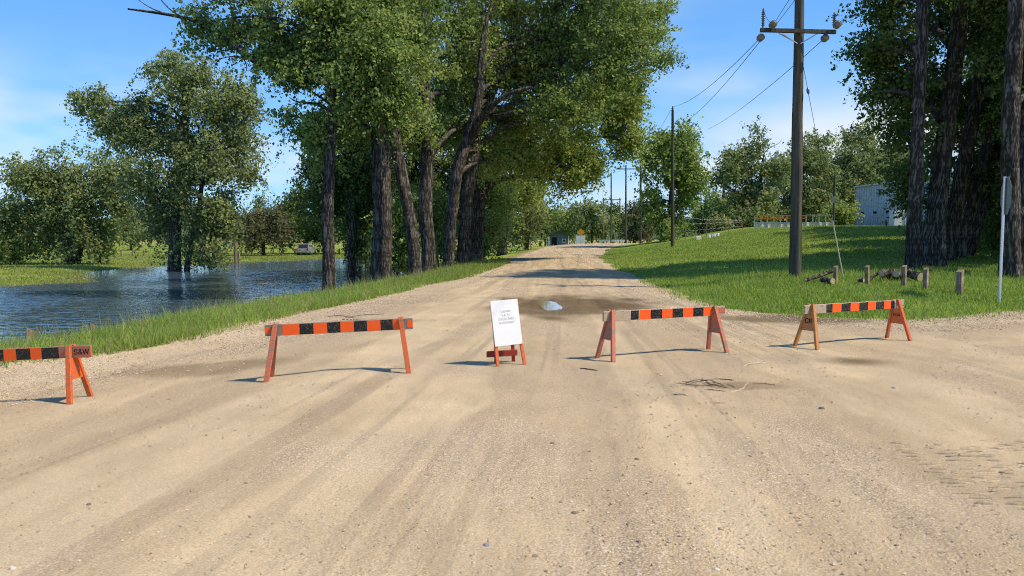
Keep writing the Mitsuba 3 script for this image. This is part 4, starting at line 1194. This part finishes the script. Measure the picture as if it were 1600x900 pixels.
for s, (px, pyt, pyb, d, arm, lab) in enumerate([
        (1051, 172, 378, 58, 0, 'second power pole, standing on the hill left of the tall dark poplar'),
        (1001, 238, 376, 85, (983, 1012, 246), 'third power pole along the road, left of the tall dark poplar'),
        (978, 258, 376, 103, (962, 1000, 264), 'fourth power pole, with a short crossarm, far along the road'),
        (955, 272, 378, 116, 0, 'fifth and farthest single power pole along the road')]):
    t, b = P(px, pyt, d), P(px, pyb, d)
    b[2] = float(zf(b[0], b[1])) - .2
    key = thing('power_pole', lab, 'power pole', PL)
    part(key, 'shaft', tube(spline([b, (b + t) / 2, t], 10), np.linspace(.145, .10, 10), 10), 'm_pole', True)
    if arm:
        l, r = P(arm[0], arm[2], d), P(arm[1], arm[2], d)
        part(key, 'crossarm', obox((l + r) / 2, [1, 0, 0], [0, 1, 0], [0, 0, 1], np.linalg.norm(r - l), .1, .13), 'm_pole')
        for q in (l, r):
            part(key, 'insulator', lathe([(0, .03), (.15, .07), (.3, .03)], q + [0, 0, .06], [0, 0, 1], 8), 'm_insulator')
    else:
        part(key, 'insulator', lathe([(0, .04), (.12, .08), (.3, .03)], t, [0, 0, 1], 8), 'm_insulator')
    poles.append((t, b))
key = thing('twin_pole', 'far pair of pale poles joined by a crossbar at the end of the road', 'power pole')
for px in (943, 968.5):
    t, b = P(px, 309, 150), P(px, 374, 150)
    b[2] = float(zf(b[0], b[1])) - .2
    part(key, 'shaft', tube(spline([b, t], 6), np.linspace(.16, .12, 6), 8), 'm_post', True)
l, r = P(941, 312, 150), P(970.5, 312, 150)
part(key, 'crossbar', obox((l + r) / 2, [1, 0, 0], [0, 1, 0], [0, 0, 1], np.linalg.norm(r - l), .14, .16), 'm_pole')

WG = 'overhead wires of the power line'


def wire(lab, pts, r=.011, sag=.3, n=30):
    k = thing('power_wire', lab, 'wire', WG)
    add(k, tube(catenary(np.asarray(pts[0]), np.asarray(pts[1]), sag, n), r, 5), 'm_wire', True)


t2 = poles[0][0]
wire('upper of the two wires dropping left from the nearest pole to the second pole', (ends['A'], t2 + [-.05, 0, .25]), sag=.45)
wire('lower of the two wires dropping left from the nearest pole', (ends['A'] + [.05, 0, -.05], P(1068, 192, 58)), sag=.3)
wire('wire from the right end of the near crossarm passing behind its pole', (ends['C'], P(1106, 202, 62)), sag=.3)
wire('wire running up from the left end of the near crossarm out of the picture', (ends['B'], ends['B'] + np.array([-1.6, -19, 3.2])), r=.008, sag=.2)
wire('wire beside it running up from the near crossarm behind the pole top', (ends['B'] + [.06, 0, -.05], ends['B'] + np.array([-1.0, -19, 2.6])), r=.008, sag=.2)
wire('wire running from the right end of the near crossarm toward the right clump', (ends['D'], ends['D'] + np.array([2.0, -14, 1.6])), r=.008, sag=.15)
for (i0, i1, dx, lab) in [(0, 1, 0, 'wire from the second pole to the third pole'), (1, 2, .0, 'wire from the third pole to the fourth pole'), (2, 3, 0, 'wire from the fourth pole to the fifth pole')]:
    wire(lab, (poles[i0][0] + [0, 0, .28], poles[i1][0] + [0, 0, .28]), r=.014, sag=.5)
for nm, px, py in (('left', 1192, 15), ('right', 1303, 20)):
    q = P(px, py, 24.75)
    wire(f'short jumper wire at the {nm} insulator of the near crossarm', (q, ends['B' if nm == 'left' else 'D'] * .9 + ends['A' if nm == 'left' else 'C'] * .1), r=.007, sag=.1, n=8)
key = thing('guy_wire', 'stay wire from the nearest power pole to the grass, pale guard at its foot', 'wire')
ga = P(1253, 92, 24.9)
gb = on_ground(P(1318, 445, 24.6)[0], 24.6)
gm_ = ga * .82 + gb * .18
part(key, 'strand', tube(spline([ga, gb], 12), .008, 5), 'm_wire', True)
part(key, 'insulator', tube(spline([ga * .87 + gb * .13, ga * .84 + gb * .16], 4), [.02, .05, .05, .02], 8), 'm_insulator', True)
part(key, 'guard', tube(spline([ga * .27 + gb * .73, gb], 6), .022, 8), 'm_guard', True)

# ------------------------------------------------------------------ posts, road sign, logs
def wood_post(lab, group, g, w, h, tilt=(0, 0), slope=.35, yaw=.65):
    """A squared timber with a slanting top."""
    k = thing('wooden_post', lab, 'post', group)
    x, y, z = g
    c = []
    for zz, s in ((-.12, 1), (h, 1)):
        for dx, dy in ((-1, -1), (1, -1), (1, 1), (-1, 1)):
            rx, ry = dx * math.cos(yaw) - dy * math.sin(yaw), dx * math.sin(yaw) + dy * math.cos(yaw)
            c.append([x + rx * w / 2 + tilt[0] * zz, y + ry * w / 2 + tilt[1] * zz, z + zz + (slope * w * dx * .5 if zz > 0 else 0)])
    add(k, hexa(c), 'm_post')


for s, (px, py, h_px, w_px, lab) in enumerate([(1499, 463, 33, 13, 'thickest short post, nearest the road sign'), (1446, 456, 28, 9, 'short post fourth from the left in the right row'), (1412, 456, 29, 9, 'short post in the middle of the right row'),
                                               (1355, 452, 26, 8, 'short post second from the left in the right row'), (1305, 450, 24, 8, 'short post at the left end of the right row, by the split wood')]):
    d = 20.0 + (1499 - px) * .012
    q = P(px, py, d)
    g = on_ground(q[0], d)
    wood_post(lab, 'short timber posts along the grass at the right', g, w_px * d / F * .66, h_px * d / F + .10 + max(q[2] - g[2], 0), (rng.normal() * .04, 0), .45)
for s, (px, py, hp) in enumerate([(46, 532, 16), (148, 518, 11), (236, 506, 10), (272, 500, 9), (304, 494, 9), (334, 489, 10), (360, 485, 10), (384, 481, 9), (405, 479, 12), (427, 473, 11), (446, 470, 9), (464, 467, 8), (480, 464, 7)]):
    d = np.interp(px, [46, 480], [14.6, 27.5])
    q = P(px, py - hp, d)
    g = on_ground(q[0], d)
    wood_post(f'timber post in the bank grass, {["nearest and leftmost", "second", "third", "fourth", "fifth", "sixth", "seventh", "eighth", "ninth", "tenth", "eleventh", "twelfth", "farthest"][s]} of the row by the water', 'timber posts in the bank grass by the water', g, .17, max(.25, q[2] - g[2]), (rng.normal() * .05, 0), -.5)

key = thing('road_sign', 'grey back of an octagonal road sign seen edge-on, on a thin pale post', 'road sign')
d = 19.0
g = on_ground(P(1562, 460, d)[0], d)
top = P(1561, 276, d)
part(key, 'post', tube(spline([g - [0, 0, .2], [g[0], d, top[2]]], 8), .036, 10), 'm_galv', True)
sc_ = np.array([g[0], d, P(1562, 306, d)[2]])
nrm = np.array([.94, -.34, 0])
sd = np.array([.34, .94, 0])
oct_ = np.array([[math.cos(math.radians(22.5 + 45 * k)), math.sin(math.radians(22.5 + 45 * k))] for k in range(8)]) * .475 / math.cos(math.radians(22.5))
pl = extrude(Polygon(oct_), .006)
for nm, off, m in (('plate', .04, 'm_grey'), ('face', .0465, 'm_redsign')):
    v_, f_ = pl if nm == 'plate' else extrude(Polygon(oct_ * .985), .001)
    part(key, nm, (sc_ + nrm * (off + v_[:, 2:3]) + sd * v_[:, :1] + np.array([0, 0, 1.]) * v_[:, 1:2], f_), m)

def log(lab, p, q, r, mat='m_post'):
    k = thing('log', lab, 'log', 'cut wood heaped in front of the right clump')
    pa = spline([p, q], 6)
    part(k, 'bark', tube(pa, r, 10, cap=False, jitter=ridge(5)), 'm_bark', True)
    for e, (c, s) in enumerate(((pa[0], -1), (pa[-1], 1))):
        a = (pa[-1] - pa[0]) / np.linalg.norm(pa[-1] - pa[0]) * s
        part(k, 'cut_end', tube(np.array([c - a * .012, c + a * .006]), r * .97, 12), 'm_cutwood')


for lab, (px, py), (qx, qy), d0, d1, r in [
        ('long thin log slanting up to the left end post', (1258, 446), (1303, 428), 22.5, 22.9, .05), ('short split log under the slanting thin log', (1284, 442), (1296, 444), 22.0, 21.7, .07),
        ('pale split log at the foot of the slanting thin log', (1293, 447), (1301, 446), 21.7, 21.5, .08), ('broken branch lying right of the second post', (1358, 441), (1373, 431), 22.5, 22.8, .045),
        ('pale sawn log on top of the heap, cut face toward the road', (1377, 432), (1394, 430), 22.6, 22.8, .10), ('sawn log left of the middle post, pale cut face', (1400, 433), (1408, 436), 22.6, 23.1, .10),
        ('dark log between the middle and the fourth post', (1420, 432), (1438, 440), 22.8, 22.4, .12), ('small pale billet left of the second post', (1341, 446), (1349, 448), 22.0, 21.9, .055), ('dark log lying behind the pale sawn ones', (1375, 440), (1412, 442), 23.4, 23.2, .13)]:
    p, q = P(px, py, d0), P(qx, qy, d1)
    p[2], q[2] = max(p[2], zf(p[0], p[1]) + r), max(q[2], zf(q[0], q[1]) + r)
    p[2] += .10
    q[2] += .10
    log(lab, p, q, r * 1.1)

# ------------------------------------------------------------------ buildings and fences on the hill
key = thing('white_building', 'pale ribbed metal building partly hidden by the right clump', 'building')
p0, p1 = P(1336, 350, 90), P(1412, 350, 80.5)
ux = np.array([p1[0] - p0[0], p1[1] - p0[1], 0])
ux /= np.linalg.norm(ux)
nx = np.array([-ux[1], ux[0], 0])
nx *= np.sign(nx[0])                    # into the building
q0 = np.array([p0[0], p0[1], 0])
LL, DD = 24.0, 14.0
zt, zb = P(1336, 293, 90)[2], 2.0
cs = [q0, q0 + ux * LL, q0 + ux * LL + nx * DD, q0 + nx * DD]
part(key, 'wall', hexa([c + [0, 0, zb] for c in cs[::-1]] + [c + [0, 0, zt] for c in cs[::-1]]), 'm_siding')
for k in range(int(LL / .5)):
    q = q0 + ux * (k + .5) * .5 - nx * .03
    part(f'{key}__wall', 'rib', obox(q + [0, 0, (zb + zt) / 2], ux, nx, [0, 0, 1], .09, .055, zt - zb - .04), 'm_siding')
cs2 = [q0 - nx * .25 - ux * .2, q0 + ux * LL - nx * .25, q0 + ux * LL + nx * DD, q0 + nx * DD - ux * .2]
part(key, 'roof', hexa([c + [0, 0, zt + .002 + (.7 if k < 2 else 0)] for k, c in enumerate(cs2[::-1])] + [c + [0, 0, zt + .16 + (.7 if k < 2 else 0)] for k, c in enumerate(cs2[::-1])]), 'm_siding')
for k, tt in enumerate((1.6, 4.2, 6.6)):
    q = q0 + ux * tt - nx * .08
    part(key, 'vent', obox(q + [0, 0, P(1366, 332, 86)[2]], ux, nx, [0, 0, 1], .45, .1, .24), 'm_dark')
key = thing('utility_cabinet', 'pale metal cabinet at the right end of the white wall, next to the dark trunks', 'cabinet')
q = on_ground(P(1402, 350, 66)[0], 66.)
zc = P(1402, 329, 66)[2]
part(key, 'box', obox([q[0], q[1], (q[2] + zc) / 2], [1, .1, 0], [-.1, 1, 0], [0, 0, 1], 1.1, .8, zc - q[2], .02), 'm_siding')
part(key, 'post', tube(np.array([q + [.62, -.45, -.1], [q[0] + .62, q[1] - .45, zc + .1]]), .06, 8), 'm_white', True)
key = thing('panel_fence', 'low fence of pale panels under an orange rail, behind the hill', 'fence')
d = 61.0
xs = np.array([P(px, 350, d)[0] for px in np.linspace(1179, 1300, 13)])
zb = float(zf(xs[6], d))
ztop, zmid = P(1200, 337, d)[2], P(1200, 347, d)[2]
for k, x in enumerate(xs):
    part(key, 'post', obox([x, d, (zb + ztop) / 2 - .1], [1, 0, 0], [0, 1, 0], [0, 0, 1], .07, .07, ztop - zb + .2), 'm_galv')
for k in range(12):
    part(key, 'panel', obox([(xs[k] + xs[k + 1]) / 2, d + .06, (zb + zmid) / 2], [1, 0, 0], [0, 1, 0], [0, 0, 1], xs[k + 1] - xs[k] - .08, .03, zmid - zb), 'm_sheet_white' if k % 3 else 'm_galv')
part(key, 'rail', obox([(xs[0] + xs[8]) / 2, d - .05, ztop], [1, 0, 0], [0, 1, 0], [0, 0, 1], xs[8] - xs[0], .06, .10), 'm_rail')
part(key, 'rail', obox([(xs[0] + xs[8]) / 2, d - .05, (ztop + zmid) / 2 + .05], [1, 0, 0], [0, 1, 0], [0, 0, 1], xs[8] - xs[0], .05, .09), 'm_rail')
part(key, 'rail', obox([(xs[8] + xs[12]) / 2, d - .05, ztop + .05], [1, 0, 0], [0, 1, 0], [0, 0, 1], xs[12] - xs[8], .05, .06), 'm_galv')
key = thing('mast', 'dark slim utility post behind the hill, left of the white building', 'pole')
q = on_ground(P(1302, 350, 71)[0], 71.)
part(key, 'shaft', tube(spline([q, [q[0], 71, P(1302, 276, 71)[2]]], 6), .11, 8), 'm_pole', True)
part(key, 'arm', obox([q[0] + .35, 71, P(1302, 278, 71)[2]], [1, 0, 0], [0, 1, 0], [0, 0, 1], .9, .08, .1), 'm_pole')
part(key, 'box', obox([q[0] - .12, 70.85, P(1302, 312, 71)[2]], [1, 0, 0], [0, 1, 0], [0, 0, 1], .3, .2, .6), 'm_grey')
key = thing('wire_fence', 'thin wire fence with slim posts on the skyline of the hill', 'fence')
fx = [(1071, 340), (1104, 342), (1138, 343), (1160, 344)]
pt = []
for px, py in fx:
    q = on_ground(P(px, 358, 72)[0], 72.)
    tp = P(px, py, 72)
    part(key, 'post', tube(spline([q - [0, 0, .1], tp], 4), .035, 6), 'm_post', True)
    pt.append((q, tp))
for h in (.4, .75, .97):
    for (q0, t0), (q1, t1) in zip(pt[:-1], pt[1:]):
        part(key, 'wire', tube(np.array([q0 * (1 - h) + t0 * h, q1 * (1 - h) + t1 * h]), .008, 4), 'm_iron')
for s, (px, w) in enumerate([(1091, 8), (1108, 4), (1116, 4), (1121, 4)]):
    q = on_ground(P(px, 357, 66)[0], 66.)
    r = w * 66 / F / 2
    key = thing('concrete_block', ['widest white block on the skyline of the hill', 'second white block from the left on the hill skyline', 'third white block from the left on the hill skyline', 'rightmost white block on the hill skyline'][s], 'block', 'white blocks on the hill skyline')
    hz = .34 if s == 0 else .28
    add(key, obox(q + [0, 0, max(hz, .3) / 2], [1, .1 * s, 0], [-.1 * s, 1, 0], [0, 0, 1], 2 * r, .4, max(hz, .3), .03), 'm_white')

# ------------------------------------------------------------------ the end of the road
d = 130.0
key = thing('hut', 'small blue grey gabled hut at the far end of the road', 'hut')
hx0, hx1 = P(857, 380, d)[0], P(889, 380, d)[0]
zb = float(zf((hx0 + hx1) / 2, d)) - .1
ze, za = P(870, 368.5, d)[2], P(872, 361, d)[2]
xm = (hx0 + hx1) / 2
gab = Polygon([(hx0, zb), (hx1, zb), (hx1, ze), (xm, za), (hx0, ze)])
gv, gf = extrude(gab, 3.2)
part(key, 'wall', (np.column_stack([gv[:, 0], d + gv[:, 2], gv[:, 1]]), gf), 'm_hutwall')
for s in (-1, 1):
    e = np.array([xm + s * (hx1 - hx0) * .62, d + 1.4, ze - (za - ze) * .24])
    part(key, 'roof', bar(np.array([xm, d + 1.4, za + .08]), e + [0, 0, .08], [0, 1, 0], 4.4, .12), 'm_roof')
for x in (hx0 + .08, hx1 - .08):
    part(key, 'corner_board', obox([x, d - .03, (zb + ze) / 2], [1, 0, 0], [0, 1, 0], [0, 0, 1], .2, .05, ze - zb), 'm_white')
wx = P(881.5, 374, d)[0]
wz = P(881, 376, d)[2]
wk = part(key, 'window', obox([wx, d - .03, wz], [1, 0, 0], [0, 1, 0], [0, 0, 1], .62, .05, .62), 'm_white')
part(wk, 'pane', obox([wx, d - .065, wz], [1, 0, 0], [0, 1, 0], [0, 0, 1], .44, .03, .44), 'm_glass')
part(key, 'door', obox([P(866, 375, d)[0], d - .03, (zb + ze) / 2 - .1], [1, 0, 0], [0, 1, 0], [0, 0, 1], .9, .05, ze - zb - .3), 'm_dark')
d = 122.0
key = thing('warning_sign', 'yellow diamond warning sign over two white panels at the road end', 'road sign')
cx, cz = P(907.5, 362, d)[0], P(907, 363, d)[2]
r = 6.2 * d / F
dm = np.array([[0, -r], [r, 0], [0, r], [-r, 0]])
v_, f_ = extrude(Polygon(dm), .03)
part(key, 'diamond', (np.column_stack([cx + v_[:, 0], d - .08 + v_[:, 2], cz + v_[:, 1]]), f_), 'm_yellow')
zb = float(zf(cx, d)) - .1
for s, x in enumerate((P(900.2, 370, d)[0], P(914, 370, d)[0])):
    part(key, 'post', obox([x, d, (zb + P(900, 366, d)[2]) / 2], [1, 0, 0], [0, 1, 0], [0, 0, 1], .09, .06, P(900, 366, d)[2] - zb), 'm_galv')
part(key, 'post', obox([cx, d + .01, (zb + cz) / 2], [1, 0, 0], [0, 1, 0], [0, 0, 1], .09, .06, cz - zb), 'm_galv')
zp0, zp1 = P(900, 379.5, d)[2], P(900, 368, d)[2]
for xa, xb in ((900.3, 906.8), (907.3, 913.8)):
    a_, b_ = P(xa, 370, d)[0], P(xb, 370, d)[0]
    part(key, 'panel', obox([(a_ + b_) / 2, d - .06, (zp0 + zp1) / 2], [1, 0, 0], [0, 1, 0], [0, 0, 1], b_ - a_, .03, zp1 - zp0), 'm_sheet_white')
key = thing('guard_rail', 'low grey guard rail where the road bends at its far end', 'guard rail')
d = 110.0
pts = [P(px, 376.2, dd) for px, dd in ((936, 122), (955, 116), (978, 106))]
sp = spline(pts, 9)
for q in sp[::2]:
    zb = float(zf(q[0], q[1]))
    part(key, 'post', obox([q[0], q[1], (zb + q[2]) / 2], [1, 0, 0], [0, 1, 0], [0, 0, 1], .12, .12, max(q[2] - zb, .2) + .1), 'm_post')
mbr = MB()
for p, q in zip(sp[:-1], sp[1:]):
    mbr.add(*bar(p, q, [0, 0, 1], .32, .05))
part(key, 'rail', mbr.get(), 'm_galv')

# ------------------------------------------------------------------ across the water: car, posts, stump
cg = ground_at(479, 402.5)
cg = on_ground(P(479, 401, 112)[0], 112.0)
key = thing('parked_car', 'silver car parked beyond the water, seen from behind', 'car')
prof = [(-2.2, .35), (-2.25, .75), (-2.15, 1.0), (-1.75, 1.06), (-1.45, 1.62), (-1.2, 1.72), (.35, 1.72), (.55, 1.66), (1.15, 1.10), (2.05, .95), (2.25, .7), (2.25, .35)]


def car_slice(ys_, zs, half):
    return [[s * half, y_, z_] for s in (-1, 1) for y_, z_ in zip(ys_, zs)]


body = MB()
lw = [(y_, z_) for y_, z_ in prof if z_ <= 1.12]
m1 = trimesh.convex.convex_hull(np.array([[s * .90, y_, z_] for s in (-1, 1) for y_, z_ in lw]))
m2 = trimesh.convex.convex_hull(np.array([[s * .86, -1.85, 1.0] for s in (-1, 1)] + [[s * .72, -1.4, 1.66] for s in (-1, 1)] + [[s * .72, .40, 1.70] for s in (-1, 1)] + [[s * .84, 1.15, 1.05] for s in (-1, 1)] + [[s * .66, -1.1, 1.75] for s in (-1, 1)]))
off = cg + [0, 0, 0]
part(key, 'body', (np.array(m1.vertices) + off, np.array(m1.faces)), 'm_silver')
part(key, 'cabin', (np.array(m2.vertices) + off, np.array(m2.faces)), 'm_silver')
part(key, 'rear_window', bar(off + [0, -1.81, 1.10], off + [0, -1.45, 1.60], [1, 0, 0], 1.32, .05), 'm_glass')
part(key, 'bumper', obox(off + [0, -2.28, .52], [1, 0, 0], [0, 1, 0], [0, 0, 1], 1.7, .12, .24, .03), 'm_grey')
part(key, 'number_plate', obox(off + [0, -2.27, .80], [1, 0, 0], [0, 1, 0], [0, 0, 1], .4, .02, .14), 'm_sheet_white')
for s in (-1, 1):
    part(key, 'tail_lamp', obox(off + [s * .78, -2.21, .92], [1, 0, 0], [0, 1, 0], [0, 0, 1], .2, .1, .3, .02), 'm_lamp')
    part(key, 'side_window', obox(off + [s * .80, -.4, 1.36], [1, 0, 0], [0, 1, 0], [0, 0, 1], .05, 1.7, .34), 'm_glass')
    part(key, 'mirror', obox(off + [s * .98, .75, 1.12], [1, 0, 0], [0, 1, 0], [0, 0, 1], .18, .1, .14, .02), 'm_grey')
    for yy in (-1.4, 1.4):
        part(key, 'wheel', tube(np.array([off + [s * .68, yy, .33], off + [s * .92, yy, .33]]), .33, 14), 'm_tyre')
for s, px in enumerate([262, 275, 289, 353, 366, 385, 394, 408, 427, 442, 461, 493, 515, 530, 190, 208, 225, 245]):
    d = 118. if px > 300 else 104.
    q = on_ground(P(px, 400, d)[0], d)
    k = thing('fence_post', 'short dark post of the row along the far parking area', 'post', 'short posts along the far parking area')
    add(k, obox(q + [0, 0, .35], [1, 0, 0], [0, 1, 0], [0, 0, 1], .22, .22, .95), 'm_post')
    labels[k]['label'] = f'short post across the water, {["first", "second", "third", "fourth", "fifth", "sixth", "seventh", "eighth", "ninth", "tenth", "eleventh", "twelfth", "thirteenth", "fourteenth", "fifteenth", "sixteenth", "seventeenth", "eighteenth"][sorted([262, 275, 289, 353, 366, 385, 394, 408, 427, 442, 461, 493, 515, 530, 190, 208, 225, 245]).index(px)]} from the left of the far row'
key = thing('brown_post', 'tall reddish brown timber post at the far water edge', 'post')
q = on_ground(P(369, 411, 80)[0], 80.)
part(key, 'timber', tube(spline([q - [0, 0, .2], [q[0], 80, P(369, 376, 80)[2]]], 6), .19, 10, jitter=ridge(4)), 'm_post', True)
part(key, 'side_timber', tube(spline([q + [.35, 0, -.2], [q[0] + .32, 80, P(369, 392, 80)[2]]], 6), .10, 8), 'm_post', True)
